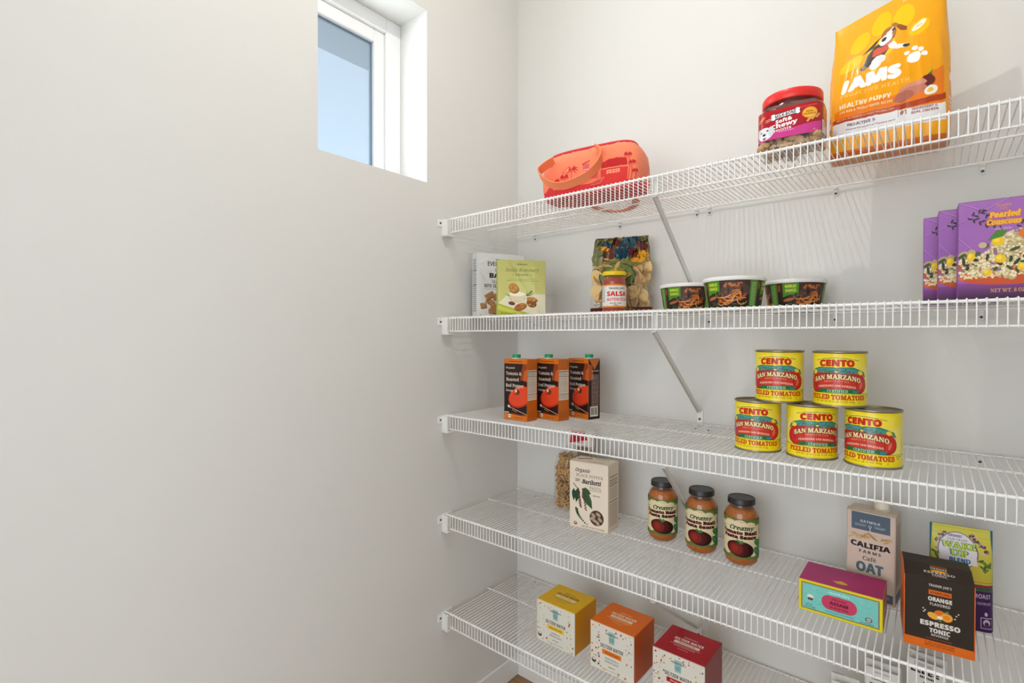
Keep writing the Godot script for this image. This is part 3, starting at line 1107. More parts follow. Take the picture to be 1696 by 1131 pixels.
	for i in 4:
		s.line([Vector2(114, 244 + i * 9), Vector2(150, 254 + i * 9)], 2.4, c8(250, 220, 190))
	s.oval(122, 206, 6, 8, c8(250, 236, 220))
	s.poly([Vector2(-118, 250), Vector2(-108, 236), Vector2(-106, 270), Vector2(-116, 276)], c8(150, 100, 80))
	s.oval(-111, 258, 4, 7, c8(236, 220, 210))
	return s.done()

func top_shelf():
	var y: float = SHELF_Y[0] + DECK
	# ---- insulated lunch bag
	var bag := thing("cooler_bag", "orange and red insulated lunch bag with palm tree print", "bag", Vector3(0.5165, y, 0.2845), 0.155)
	var secs := []
	for r in [[0.0, 0.138, 0.058, 3.0, 1.0], [0.004, 0.145, 0.064, 4.0, 0.985], [0.03, 0.148, 0.068, 5.0, 0.8], [0.07, 0.149, 0.068, 5.0, 0.5], [0.10, 0.147, 0.064, 4.5, 0.26], [0.118, 0.141, 0.058, 4.0, 0.12], [0.130, 0.130, 0.048, 3.4, 0.05], [0.137, 0.118, 0.034, 3.0, 0.02], [0.140, 0.098, 0.02, 2.6, 0.0]]:
		var rise: float = clampf((r[0] - 0.09) / 0.05, 0, 1)
		secs.append({"y": r[0], "x0": -r[1] + rise * 0.004, "x1": r[1] - rise * 0.012, "zf": r[2], "zb": -r[2], "e": r[3], "v": r[4], "w": 0.0035 * clampf(r[0] / 0.03, 0, 1), "sl": 0.03 * rise})
	var cm := printed(cooler_print(), 0.75)
	cm.rim_enabled = true
	cm.rim = 0.25
	part("body", loft(secs, 96), cm, bag)
	var red := mat(c8(206, 36, 40), 0.7)
	var ring := []
	for k in 61:
		var a := TAU * k / 60.0
		var ex := -sin(a)
		var ez := -cos(a)
		ring.append(Vector3(-0.004 + 0.1235 * signf(ex) * pow(absf(ex), 0.6), 0.1315 + 0.022 * ex * 0.125 - 0.006 * maxf(0.0, ex - 0.7), 0.0455 * signf(ez) * pow(absf(ez), 0.6)))
	part("zip_piping", tube(ring, 0.0048, 8), red, bag)
	var hm := mat(c8(250, 142, 94), 0.8)
	hm.rim_enabled = true
	hm.rim = 0.2
	var hp := []
	for q in [[0.028, 0.120, 0.066], [0.048, 0.105, 0.079], [0.052, 0.082, 0.086], [0.040, 0.060, 0.089], [0.012, 0.039, 0.090], [-0.03, 0.027, 0.090], [-0.066, 0.023, 0.090], [-0.098, 0.032, 0.089], [-0.124, 0.053, 0.088], [-0.139, 0.075, 0.086], [-0.122, 0.092, 0.080], [-0.098, 0.107, 0.068]]:
		hp.append(Vector3(q[0], q[1], q[2]))
	hp = smooth(hp, 3)
	part("carry_strap", strap(hp, Vector3(0.12, 0.55, 0.8), 0.026, 0.003), hm, bag)
	# the rear strap has dropped behind the bag onto the wires
	var rp := []
	for q in [[-0.03, 0.02, -0.069], [-0.034, 0.006, -0.078], [-0.045, 0.0038, -0.10], [-0.03, 0.0038, -0.155], [0.0, 0.0038, -0.186], [0.038, 0.0038, -0.18], [0.07, 0.0038, -0.145], [0.09, 0.0038, -0.10], [0.092, 0.008, -0.08], [0.09, 0.024, -0.069]]:
		rp.append(Vector3(q[0], q[1], q[2]))
	rp = smooth(rp, 3)
	part("rear_strap", strap(rp, Vector3(0, 0, 1).lerp(Vector3(0.9, 0, 0.1), 0.5), 0.022, 0.003), hm, bag)

	# ---- tub of dog treats
	var tub := thing("treat_tub", "clear plastic tub of brown dog treats with red lid and label", "tub", Vector3(1.0275, y, 0.3185), 0.06)
	var hw := 0.0625
	var hd := 0.0545
	var ts := []
	for r in [[0.0, 0.052, 0.044, 3.0], [0.003, 0.058, 0.05, 3.6], [0.010, hw, hd, 4.2], [0.060, hw, hd, 4.2], [0.084, hw, hd, 4.2], [0.092, 0.060, 0.0535, 3.6], [0.098, 0.055, 0.052, 2.6], [0.101, 0.0525, 0.0515, 2.0], [0.112, 0.0525, 0.0515, 2.0]]:
		ts.append({"y": r[0], "x0": -r[1], "x1": r[1], "zf": r[2], "zb": -r[2], "e": r[3]})
	var clear := StandardMaterial3D.new()
	clear.albedo_color = Color(0.5, 0.5, 0.48, 0.03)
	clear.transparency = BaseMaterial3D.TRANSPARENCY_ALPHA
	clear.roughness = 0.05
	M.clear = clear
	part("jar", loft(ts, 64, 0.0, 3, true), clear, tub)
	part("lid", lathe([Vector2(0.0535, 0.1045), Vector2(0.0575, 0.1045), Vector2(0.0585, 0.106), Vector2(0.0585, 0.120), Vector2(0.057, 0.1235), Vector2(0.052, 0.1245), Vector2(0.050, 0.1232), Vector2(0.0, 0.1232)], 56), M.lid_red, tub)
	var lab := []
	for r in [[0.024, 1.0], [0.055, 0.5], [0.0862, 0.0]]:
		lab.append({"y": r[0], "x0": -hw - 0.0006, "x1": hw + 0.0006, "zf": hd + 0.0006, "zb": -hd - 0.0006, "e": 4.2, "v": r[1]})
	part("label", loft(lab, 80, 0.0, 3, false), printed(treat_print(), 0.3, 0.4), tub)
	# nuggets inside
	var nug := box(Vector3(-0.008, -0.0055, -0.0055), Vector3(0.008, 0.0055, 0.0055), 0.0026)
	var nm := mat(c8(206, 166, 118), 0.85)
	nm.vertex_color_use_as_albedo = true
	part("treats", heap(nug, 420, func(): return Vector3(rng.randf_range(-0.054, 0.054), 0.0072 + 0.076 * rng.randf(), rng.randf_range(-0.0465, 0.0465)), [0.85, 1.15], [0.75, 1.1]), nm, tub).set_meta("kind", "stuff")

	# ---- bag of dog food
	var food := thing("dog_food_bag", "tall orange and yellow bag of puppy food with leaping dog picture", "bag", Vector3(1.187, y, 0.192), 0.03)
	var fs := []
	for r in [[0.0, 0.100, 0.040, -0.046, 5.0, 1.0, 0.0], [0.004, 0.104, 0.043, -0.048, 6.0, 0.985, 0.0], [0.03, 0.1045, 0.050, -0.05, 5.5, 0.905, 0.0], [0.08, 0.1045, 0.058, -0.054, 4.2, 0.755, 0.0], [0.13, 0.104, 0.060, -0.055, 3.8, 0.605, 0.02], [0.18, 0.1025, 0.053, -0.05, 3.6, 0.45, 0.06], [0.22, 0.100, 0.042, -0.038, 3.4, 0.33, 0.11], [0.26, 0.0975, 0.027, -0.022, 3.2, 0.21, 0.18], [0.295, 0.096, 0.012, -0.008, 3.0, 0.10, 0.24], [0.318, 0.0955, 0.005, -0.002, 3.0, 0.03, 0.28], [0.326, 0.0955, 0.003, 0.0, 3.0, 0.0, 0.29]]:
		fs.append({"y": r[0], "x0": -r[1], "x1": r[1], "zf": r[2], "zb": r[3], "e": r[4], "v": r[5], "sl": r[6], "w": 0.004 * clampf(r[0] / 0.02, 0, 1) * clampf((0.30 - r[0]) / 0.12, 0.12, 1)})
	part("pouch", loft(fs, 96), printed(dogfood_print(), 0.33, 0.25), food)

func smooth(pts: Array, times: int) -> Array:
	for t in times:
		var out := [pts[0]]
		for i in pts.size() - 1:
			out.append(pts[i].lerp(pts[i + 1], 0.25))
			out.append(pts[i].lerp(pts[i + 1], 0.75))
		out.append(pts[pts.size() - 1])
		pts = out
	return pts

# many small pieces joined in one mesh, each with a tone of its own
func heap(piece: ArrayMesh, n: int, where: Callable, sizes: Array, tones: Array) -> ArrayMesh:
	var a := piece.surface_get_arrays(0)
	var pv: PackedVector3Array = a[Mesh.ARRAY_VERTEX]
	var pn: PackedVector3Array = a[Mesh.ARRAY_NORMAL]
	var idx = a[Mesh.ARRAY_INDEX]
	var st := st_new()
	for i in n:
		var at: Vector3 = where.call()
		var s := rng.randf_range(sizes[0], sizes[1])
		var b := Basis(Vector3(rng.randf_range(-1, 1), rng.randf_range(-1, 1), rng.randf_range(-1, 1)).normalized(), rng.randf() * TAU)
		var t := rng.randf_range(tones[0], tones[1])
		st.set_color(Color(t, t * rng.randf_range(0.96, 1.03), t * rng.randf_range(0.92, 1.04)))
		var m: int = idx.size() if idx != null else pv.size()
		for k in m:
			var v: int = idx[k] if idx != null else k
			st.set_normal(b * pn[v])
			st.add_vertex(at + b * pv[v] * s)
	return st.commit()

# ================================================================== second shelf
func white_cracker_print() -> Image:
	var s := Sheet.new(230, 226, 2.0, c8(226, 226, 224))
	var k := c8(36, 36, 38)
	s.text("TRADER JOE'S", 92, 21, 4.5, k, {"w": 46})
	s.text("EVERYTHING", 92, 36, 15, k, {"w": 108, "bold": false, "fat": 0.35})
	s.text("but the", 92, 58, 11, k, {"bold": false, "w": 48})
	s.text("BAGEL", 92, 78, 16, k, {"w": 96, "fat": 0.6})
	s.text("SEASONED", 92, 99, 11, k, {"bold": false, "w": 76})
	s.text("BITE SIZE CRACKERS", 92, 115, 11, k, {"bold": false, "w": 132, "fat": 0.2})
	s.fine(26, 126, 130, 3, 1, c8(150, 150, 150), rng)
	for q in [[48, 172, 20, 13, 0.5], [22, 186, 14, 12, -0.2], [70, 190, 24, 16, 0.3], [46, 150, 22, 13, -0.5], [82, 160, 26, 16, 0.4], [112, 180, 26, 16, -0.3], [60, 206, 22, 10, 0.1]]:
		var a: float = q[4]
		for d in [[2.5, c8(96, 66, 42)], [0.0, c8(178, 130, 80)]]:
			var pts := []
			for e in [[-1, -1], [1, -1], [1, 1], [-1, 1]]:
				pts.append(Vector2(q[0] + d[0], q[1] + d[0]) + Vector2(e[0] * q[2] * 0.8, e[1] * q[3] * 0.75).rotated(a))
			s.poly(pts, d[1])
		for i in 16:
			var p := Vector2(rng.randf_range(-0.7, 0.7) * q[2], rng.randf_range(-0.6, 0.6) * q[3]).rotated(a) + Vector2(q[0], q[1])
			s.oval(p.x, p.y, 1.2, 0.9, [c8(70, 50, 36), c8(236, 214, 170), c8(150, 100, 56)][i % 3], 0.0, 8)
	s.text("NET WT 7 OZ", 62, 220, 4, k)
	s.text("DELI", 12, 219, 3, c8(120, 120, 120))
	# left side at x 185..230
	s.fine(192, 20, 30, 190, 26, c8(120, 120, 120), rng)
	s.rect(190, 60, 34, 1.6, k)
	s.rect(190, 112, 34, 1.6, k)
	return s.done()

func green_cracker_print() -> Image:
	var s := Sheet.new(200, 178, 2.2, c8(202, 200, 124))
	var k := c8(96, 88, 50)
	s.grad(0, 0, 154, 178, c8(194, 194, 116), c8(216, 210, 130))
	s.grad(60, 20, 60, 90, c8(200, 204, 122), c8(216, 216, 140))
	s.text("TRADER JOE'S", 77, 13, 3.4, k, {"w": 36})
	s.text("Raisin Rosemary", 77, 31, 11, c8(120, 110, 70), {"face": "Droid Serif", "bold": false, "slant": 0.3, "w": 108})
	s.text("• CRISPS •", 77, 47, 6, k, {"face": "Droid Serif", "w": 62, "gap": 1.2})
	s.line([Vector2(26, 66), Vector2(132, 67)], 0.7, k)
	s.fine(36, 61, 88, 2, 1, c8(140, 136, 84), rng)
	# cloth, bowl of dip and crisps
	s.poly([Vector2(0, 140), Vector2(36, 106), Vector2(154, 110), Vector2(154, 178), Vector2(118, 178)], c8(232, 226, 194))
	s.poly([Vector2(0, 140), Vector2(118, 178), Vector2(0, 178)], c8(176, 186, 60))
	s.poly([Vector2(0, 146), Vector2(80, 172), Vector2(60, 178), Vector2(0, 160)], c8(206, 206, 90))
	s.oval(62, 122, 26, 14, c8(206, 196, 160))
	s.oval(62, 112, 27, 10, c8(244, 236, 206))
	s.poly([Vector2(36, 112), Vector2(89, 112), Vector2(80, 133), Vector2(46, 133)], c8(228, 216, 180))
	s.oval(62, 110, 23, 7, c8(250, 244, 216))
	for q in [[50, 90, 17, 15, 0.4, 196, 140, 70], [72, 150, 21, 10, -0.35, 176, 108, 52], [108, 138, 16, 12, 0.25, 150, 90, 46], [110, 126, 18, 7, 0.15, 198, 136, 70]]:
		s.oval(q[0] + 1.5, q[1] + 2.5, q[2], q[3], c8(110, 70, 36), q[4])
		s.oval(q[0], q[1], q[2], q[3], c8(q[5], q[6], q[7]), q[4])
		for i in 18:
			var p := Vector2(rng.randf_range(-0.75, 0.75) * q[2], rng.randf_range(-0.7, 0.7) * q[3]).rotated(q[4]) + Vector2(q[0], q[1])
			s.oval(p.x, p.y, 1.4, 1.0, [c8(110, 70, 36), c8(228, 178, 104), c8(240, 206, 140)][i % 3], 0.0, 8)
	s.oval(44, 140, 11, 6, c8(120, 64, 56), 0.2)
	for i in 12:
		s.line([Vector2(92, 116), Vector2(92 + rng.randf_range(-2, 26), 112 - rng.randf_range(-2, 16))], 1.4, c8(92, 128, 50))
	for i in 6:
		s.line([Vector2(36, 118), Vector2(24 + rng.randf_range(0, 12), 108 + rng.randf_range(0, 10))], 1.4, c8(100, 134, 56))
	s.text("NET WT. 8 OZ (227g)", 34, 172, 3.6, c8(110, 110, 40), {"w": 50})
	s.rect(160, 0, 40, 178, c8(190, 196, 104))
	s.fine(164, 20, 32, 130, 20, c8(150, 150, 80), rng)
	return s.done()

func couscous_print() -> Image:
	var s := Sheet.new(180, 180, 2.2, c8(160, 104, 178))
	s.grad(0, 0, 140, 180, c8(174, 116, 190), c8(150, 92, 168))
	# wooden boards painted purple
	for q in [[0, 38, 140, -30], [0, 66, 60, 130], [0, 0, 140, 66], [-20, 150, 140, 235]]:
		s.line([Vector2(q[0], q[1]), Vector2(q[2], q[3])], 1.0, c8(206, 160, 214))
		s.line([Vector2(q[0], q[1] + 1.3), Vector2(q[2], q[3] + 1.3)], 0.7, c8(110, 60, 128))
	s.grad(0, 150, 140, 30, c8(140, 72, 150), c8(70, 40, 70))
	# bowl and couscous
	s.oval(78, 122, 84, 24, c8(196, 84, 44))
	s.oval(78, 140, 80, 12, c8(226, 106, 52))
	s.oval(78, 145, 70, 10, c8(204, 84, 40))
	for i in 60:
		var a := rng.randf() * TAU
		var r := sqrt(rng.randf())
		s.oval(78 + cos(a) * r * 76, 108 + sin(a) * r * 34, rng.randf_range(5, 10), rng.randf_range(4, 7), [c8(206, 186, 140), c8(60, 74, 46), c8(196, 174, 124), c8(84, 92, 60)][i % 4], rng.randf() * 3, 12)
	s.oval(84, 82, 34, 20, c8(200, 180, 136))
	for i in 950:
		var a := rng.randf() * TAU
		var r := sqrt(rng.randf())
		var x := 78 + cos(a) * r * 78
		var top := 108 - 52 * exp(-pow((x - 92) / 42.0, 2.0))
		var yy: float = lerpf(top, 141, rng.randf())
		s.oval(x, yy, 2.3, 2.1, [c8(236, 220, 178), c8(222, 202, 152), c8(246, 234, 200), c8(190, 166, 112)][i % 4], 0, 9)
	for i in 26:
		var x := rng.randf_range(4, 136)
		s.oval(x, rng.randf_range(92, 134), rng.randf_range(4, 9), rng.randf_range(2, 3.4), [c8(46, 62, 38), c8(70, 84, 46), c8(150, 110, 130)][i % 3], rng.randf() * 3, 10)
	for q in [[62, 76, 10, 9], [20, 102, 7, 8], [66, 108, 9, 8], [100, 124, 9, 7], [46, 132, 7, 6], [128, 104, 8, 7]]:
		s.oval(q[0], q[1], q[2], q[3], c8(246, 200, 30), 0.3, 9)
		s.oval(q[0] - 2, q[1] - 2, q[2] * 0.5, q[3] * 0.5, c8(252, 222, 70), 0.3, 9)
	s.poly([Vector2(92, 66), Vector2(100, 54), Vector2(112, 62), Vector2(116, 76), Vector2(104, 80)], c8(232, 122, 40))
	s.poly([Vector2(46, 74), Vector2(60, 56), Vector2(76, 58), Vector2(70, 68)], c8(80, 134, 52))
	# leaf wreath
	for q in [[44, 26, 1.0], [34, 38, 0.5], [28, 24, -0.4], [114, 14, 0.4], [120, 26, 1.2], [104, 46, -0.3], [56, 46, 0.3], [120, 40, -0.7]]:
		for i in 5:
			s.oval(q[0] + cos(q[2]) * (i - 2) * 5.5, q[1] + sin(q[2]) * (i - 2) * 5.5 + (3 if i % 2 == 0 else -3), 4.6, 1.7, c8(66, 62, 66), q[2] + (0.8 if i % 2 == 0 else -0.8), 10)
	s.text("TRADER", 70, 12, 4.6, c8(226, 150, 90))
	s.text("JOE'S", 70, 18, 3.4, c8(226, 150, 90))
	for d in [[1.5, c8(226, 106, 50)], [0.5, c8(252, 196, 70)]]:
		s.text("Pearled", 71, 28, 9.6, d[1], {"face": "Droid Serif", "slant": 0.22, "w": 47, "fat": d[0]})
		s.text("Couscous", 70, 41, 9.6, d[1], {"face": "Droid Serif", "slant": 0.22, "w": 53, "fat": d[0]})
	s.fine(57, 52, 26, 4, 2, c8(226, 190, 226), rng)
	s.text("NET WT. 8 OZ (227g)", 90, 165, 6.6, c8(236, 178, 90), {"face": "Droid Serif", "w": 78})
	s.rect(144, 0, 36, 180, c8(146, 92, 164))
	return s.done()

func bowl_print() -> Image:
	var s := Sheet.new(440, 68, 2.2, c8(58, 42, 34))
	# three identical panels round the bowl, green columns between them
	for n in 3:
		s.org(n * 146.7 - 0.1, 0)
		s.grad(0, 0, 147, 68, c8(74, 56, 46), c8(34, 30, 24))
		s.oval(112, 26, 36, 22, c8(84, 62, 58))
		s.rect(0, 0, 22, 68, c8(86, 132, 54))
		s.fine(4, 6, 14, 58, 16, c8(160, 196, 120), rng)
		s.rect(36, 0, 38, 31, c8(84, 138, 40))
		s.poly([Vector2(36, 31), Vector2(74, 31), Vector2(74, 36), Vector2(55, 30), Vector2(36, 38)], c8(84, 138, 40))
		s.text("GARLIC", 55, 9, 7, c8(222, 226, 60), {"w": 27, "fat": 0.2})
		s.text("SAUCE", 55, 20, 7, c8(222, 226, 60), {"w": 26, "fat": 0.2})
		for i in 26:
			var p := Vector2(rng.randf_range(62, 140), rng.randf_range(6, 50))
			s.oval(p.x, p.y, rng.randf_range(3, 8), rng.randf_range(1.5, 4), [c8(96, 66, 52), c8(60, 46, 40), c8(122, 84, 60)][i % 3], rng.randf() * 3, 10)
		for i in 14:
			s.oval(86 + i * 2.8 + rng.randf_range(-3, 3), 10 + rng.randf_range(-4, 6), 4, 2, c8(196, 112, 56), rng.randf() * 3, 10)
		# stir-fried noodles
		for i in 24:
			var a := Vector2(rng.randf_range(62, 118), rng.randf_range(36, 56))
			var b := a + Vector2(rng.randf_range(10, 34), rng.randf_range(-14, 8))
			s.curve(a, (a + b) * 0.5 + Vector2(rng.randf_range(-8, 8), rng.randf_range(4, 15)), b, 2.0, [c8(214, 110, 40), c8(236, 146, 66), c8(180, 84, 34), c8(246, 176, 100)][i % 4], 8)
		for i in 3:
			s.curve(Vector2(104, 28 + i * 5), Vector2(128, 16 + i * 4), Vector2(124, 44 + i * 3), 2.2, c8(232, 140, 62), 10)
		s.oval(50, 44, 14, 4, c8(180, 106, 60), -0.2)
		s.text("Thai", 58, 58, 9, c8(88, 118, 56), {"face": "Droid Serif", "slant": 0.25, "bold": false})
		s.fine(104, 58, 28, 4, 2, c8(110, 130, 70), rng)
		s.rect(24, 6, 6, 16, c8(150, 80, 50))
	return s.done()

func salsa_print() -> Image:
	var s := Sheet.new(220, 66, 2.4, c8(236, 232, 226))
	s.org(110, 0)
	s.rect(-110, 0, 220, 5, c8(226, 90, 36))
	s.rect(-110, 61, 220, 5, c8(226, 90, 36))
	for i in 74:
		s.rect(-110 + i * 3.0, 1.5, 1.5, 3.5, c8(250, 214, 90))
		s.rect(-110 + i * 3.0, 61, 1.5, 3.5, c8(250, 214, 90))
	s.text("TRADER JOE'S", 12, 12, 5.4, c8(50, 50, 54), {"w": 50})
	s.text("SALSA", 12, 27, 12.5, c8(214, 40, 36), {"w": 62, "fat": 0.4})
	s.text("AUTENTICA", 12, 43, 8, c8(214, 40, 36), {"w": 62})
	s.text("NET WT. 12 OZ", 8, 54, 3.6, c8(70, 70, 70), {"w": 34})
	s.text("(340 g)", 8, 59, 3, c8(70, 70, 70))
	s.fine(-50, 8, 24, 44, 10, c8(150, 150, 150), rng)
	return s.done()

func chip_film_print() -> Image:
	var s := Sheet.new(460, 250, 1.5, Color(1, 1, 1, 0.0))
	s.im.fill(Color(0.95, 0.93, 0.88, 0.12))
	s.org(230, 0)
	var olive := c8(126, 126, 66)
	s.poly([Vector2(-230, 0), Vector2(230, 0), Vector2(230, 78), Vector2(104, 80), Vector2(60, 96), Vector2(-60, 96), Vector2(-96, 84), Vector2(-230, 82)], olive)
	# Mexican motifs in teal, maroon and marigold
	for q in [[-92, 14, 26, 16, 0], [-58, 22, 34, 14, 1], [-14, 18, 30, 16, 2], [24, 26, 40, 22, 1], [60, 12, 34, 14, 3], [84, 30, 26, 22, 2], [8, 52, 44, 22, 1], [-40, 60, 26, 24, 4], [-84, 52, 24, 18, 0], [48, 54, 24, 18, 2], [96, 58, 24, 14, 5], [66, 78, 34, 9, 5], [-62, 34, 30, 8, 5], [-24, 34, 20, 12, 4], [30, 10, 18, 12, 3]]:
		var c: Color = [c8(110, 112, 60), c8(16, 66, 84), c8(104, 38, 34), c8(44, 94, 110), c8(110, 60, 40), c8(238, 160, 26)][q[4]]
		s.oval(q[0], q[1], q[2] * 0.78, q[3] * 0.9, c, rng.randf_range(-0.4, 0.4), 9)
	for i in 34:
		var p := Vector2(rng.randf_range(-104, 104), rng.randf_range(4, 84))
		s.oval(p.x, p.y, rng.randf_range(2, 6), rng.randf_range(1, 2.4), [c8(16, 60, 80), c8(60, 24, 24), c8(170, 120, 40), c8(30, 40, 44), c8(140, 150, 90)][i % 5], rng.randf() * 3, 9)
	for i in 26:
		s.oval(78 + rng.randf_range(-14, 22), 58 + rng.randf_range(-8, 20), 6, 4, c8(242, 166, 24), rng.randf() * 3, 9)
	# round green badge
	s.oval(-4, 128, 57, 46, c8(40, 50, 34))
	s.oval(-4, 126, 53, 42, c8(112, 128, 62))
	s.text("ORGANIC", -4, 106, 7, c8(216, 190, 60), {"w": 50})
	s.text("TORTILLA CHIPS", -4, 119, 8, c8(216, 190, 60), {"w": 84, "arc": 3.0})
	s.curve(Vector2(-112, 112), Vector2(-90, 96), Vector2(-64, 106), 7, c8(70, 70, 60))
	s.oval(-64, 214, 8, 6, c8(236, 236, 232))
	s.text("USDA", -64, 214, 4, c8(80, 100, 80))
	s.rect(-230, 224, 460, 26, c8(96, 34, 26))
	return s.done()

func second_shelf():
	var y: float = SHELF_Y[1] + DECK
	# ---- crackers
	var wp := white_cracker_print()
	var wu := {"front": Rect2(0, 0, 184.0 / 230, 1), "left": Rect2(186.0 / 230, 0, 44.0 / 230, 1), "right": Rect2(186.0 / 230, 0, 44.0 / 230, 1), "back": Rect2(0, 0, 184.0 / 230, 1), "all": Rect2(0.01, 0.01, 0.005, 0.005)}
	var wb := thing("cracker_box", "white box of seeded bite size crackers partly hidden behind green box", "box", stand(0.0745, 0.310, 1.142, 0.179, 0.045, 1), 1.142)
	part("carton", carton(0.179, 0.219, 0.045, 0.001, wu), printed(wp, 0.55), wb)
	var gu := {"front": Rect2(0, 0, 154.0 / 200, 1), "left": Rect2(0.8, 0, 0.2, 1), "right": Rect2(0.8, 0, 0.2, 1), "back": Rect2(0, 0, 154.0 / 200, 1), "all": Rect2(0.81, 0.01, 0.01, 0.01)}
	var gb := thing("cracker_box", "pale green box of raisin rosemary crisps in front of white cracker box", "box", stand(0.2117, 0.360, 0.8487, 0.1535, 0.04, 1), 0.8487)
	part("carton", carton(0.1535, 0.1752, 0.04, 0.001, gu), printed(green_cracker_print(), 0.5), gb)
	# ---- tortilla chips: chips inside a printed clear film
	var cb := thing("chip_bag", "crumpled clear bag of tortilla chips with teal and marigold top", "bag", Vector3(0.492, y, 0.078), 0.26)
	var fs := []
	for r in [[0.0, 0.106, 0.012, -0.012, 5.0, 1.0], [0.012, 0.102, 0.02, -0.02, 4.0, 0.95], [0.03, 0.098, 0.036, -0.034, 3.2, 0.88], [0.08, 0.095, 0.046, -0.044, 3.0, 0.68], [0.13, 0.093, 0.043, -0.042, 3.0, 0.48], [0.165, 0.091, 0.036, -0.034, 3.0, 0.34], [0.19, 0.0905, 0.030, -0.026, 3.0, 0.24], [0.21, 0.090, 0.022, -0.018, 3.0, 0.16], [0.225, 0.089, 0.014, -0.010, 3.0, 0.10], [0.24, 0.087, 0.008, -0.006, 3.0, 0.04], [0.25, 0.084, 0.004, -0.003, 3.0, 0.0]]:
		fs.append({"y": r[0], "x0": -r[1], "x1": r[1], "zf": r[2], "zb": r[3], "e": r[4], "v": r[5], "w": clampf((r[0] - 0.01) / 0.05, 0, 1) * (0.005 + 0.007 * clampf((r[0] - 0.14) / 0.05, 0, 1))})
	var fm := printed(chip_film_print(), 0.22)
	fm.transparency = BaseMaterial3D.TRANSPARENCY_ALPHA
	fm.clearcoat_enabled = true
	fm.clearcoat = 0.6
	fm.clearcoat_roughness = 0.1
	part("film", loft(fs, 110, 0.0, 9), fm, cb)
	var cst := st_new()
	for i in 9:      # a bent round tortilla chip
		for k in 20:
			if i < 6:
				var ps := []
				for e in [[i, k], [i + 1, k], [i + 1, k + 1], [i, k + 1]]:
					var rr: float = 0.03 * e[0] / 6.0
					var a: float = TAU * e[1] / 20.0
					ps.append(Vector3(rr * cos(a), 0.006 * pow(rr * cos(a) / 0.03, 2.0) + 0.0012 * sin(a * 3) * rr / 0.03, rr * sin(a)))
				quad(cst, ps[0], ps[1], ps[2], ps[3], Vector3.UP)
	var chip := cst.commit()
	var chm := mat(c8(255, 220, 146), 0.8)
	chm.vertex_color_use_as_albedo = true
	chm.cull_mode = BaseMaterial3D.CULL_DISABLED
	part("chips", heap(chip, 190, func():
		var yy := rng.randf_range(0.03, 0.165)
		var half := 0.027 * sin(PI * clampf((yy + 0.02) / 0.23, 0.0, 1.0))
		return Vector3(rng.randf_range(-0.072, 0.072), yy, rng.randf_range(-half, half) + 0.006), [0.8, 1.05], [0.84, 1.04]), chm, cb).set_meta("kind", "stuff")
	# ---- jar of salsa
	var sj := thing("salsa_jar", "small jar of red salsa with yellow lid in front of chip bag", "jar", Vector3(0.518, y, 0.1725), 0.40)
	part("salsa", lathe([Vector2(0, 0.003), Vector2(0.031, 0.003), Vector2(0.0338, 0.008), Vector2(0.0338, 0.098), Vector2(0.0325, 0.107), Vector2(0.0305, 0.112), Vector2(0.0, 0.112)], 40), sauce_mat(c8(176, 58, 20), c8(140, 34, 14), 3), sj)
	part("glass", lathe([Vector2(0, 0.0), Vector2(0.033, 0.0), Vector2(0.0358, 0.005), Vector2(0.0358, 0.099), Vector2(0.0345, 0.109), Vector2(0.0318, 0.115), Vector2(0.0318, 0.119)], 48), M.clear, sj)
	part("lid", lathe([Vector2(0.033, 0.117), Vector2(0.0350, 0.117), Vector2(0.0355, 0.1185), Vector2(0.0355, 0.1265), Vector2(0.0343, 0.129), Vector2(0.033, 0.1285), Vector2(0.0, 0.1285)], 48), M.lid_yellow, sj)
	part("label", lathe([Vector2(0.0361, 0.020), Vector2(0.0361, 0.090)], 48), printed(salsa_print(), 0.5), sj)
	# ---- noodle bowls
	var nb := thing("noodle_bowl", "noodle bowl with white lid at the left, half hidden behind middle bowl", "bowl", Vector3(0.7355, y, 0.1565), 0, "noodle bowls")
	part("cup", lathe([Vector2(0, 0.004), Vector2(0.055, 0.004), Vector2(0.056, 0.0), Vector2(0.0595, 0.0), Vector2(0.0605, 0.003)], 56), M.lid_white, nb)
	part("sleeve", lathe([Vector2(0.0607, 0.003), Vector2(0.0700, 0.0675)], 72), printed(bowl_print(), 0.42), nb)
	part("lid", lathe([Vector2(0.067, 0.0675), Vector2(0.0722, 0.0675), Vector2(0.0732, 0.069), Vector2(0.0730, 0.0745), Vector2(0.0715, 0.0770), Vector2(0.0685, 0.0775), Vector2(0.066, 0.0765), Vector2(0.0, 0.0765)], 64), M.lid_white, nb)
	nb.rotation.y = 0.12
	copy(nb, "largest looking noodle bowl with white lid, middle one nearest the shelf's edge", Vector3(0.8835, y, 0.2345), -0.21)
	copy(nb, "rightmost noodle bowl with white lid, set further back on second shelf", Vector3(0.989, y, 0.080), 0.32)
	# ---- couscous
	var cu := {"front": Rect2(0, 0, 140.0 / 180, 1), "back": Rect2(0, 0, 140.0 / 180, 1), "left": Rect2(0.81, 0, 0.18, 1), "right": Rect2(0.81, 0, 0.18, 1), "all": Rect2(0.85, 0.02, 0.01, 0.01)}
	var co := thing("couscous_box", "front purple couscous box at the right end, showing its bowl picture", "box", stand(1.3017, 0.320, 0.033, 0.12, 0.04, 1), 0.033, "purple couscous boxes")
	part("carton", carton(0.12, 0.178, 0.04, 0.0008, cu), printed(couscous_print(), 0.42), co)
	copy(co, "middle of the three overlapping purple couscous boxes", stand(1.2737, 0.268, 0.033, 0.12, 0.04, 1), 0.033)
	copy(co, "rearmost of three purple couscous boxes, leftmost strip showing", stand(1.2506, 0.209, 0.033, 0.12, 0.04, 1), 0.033)

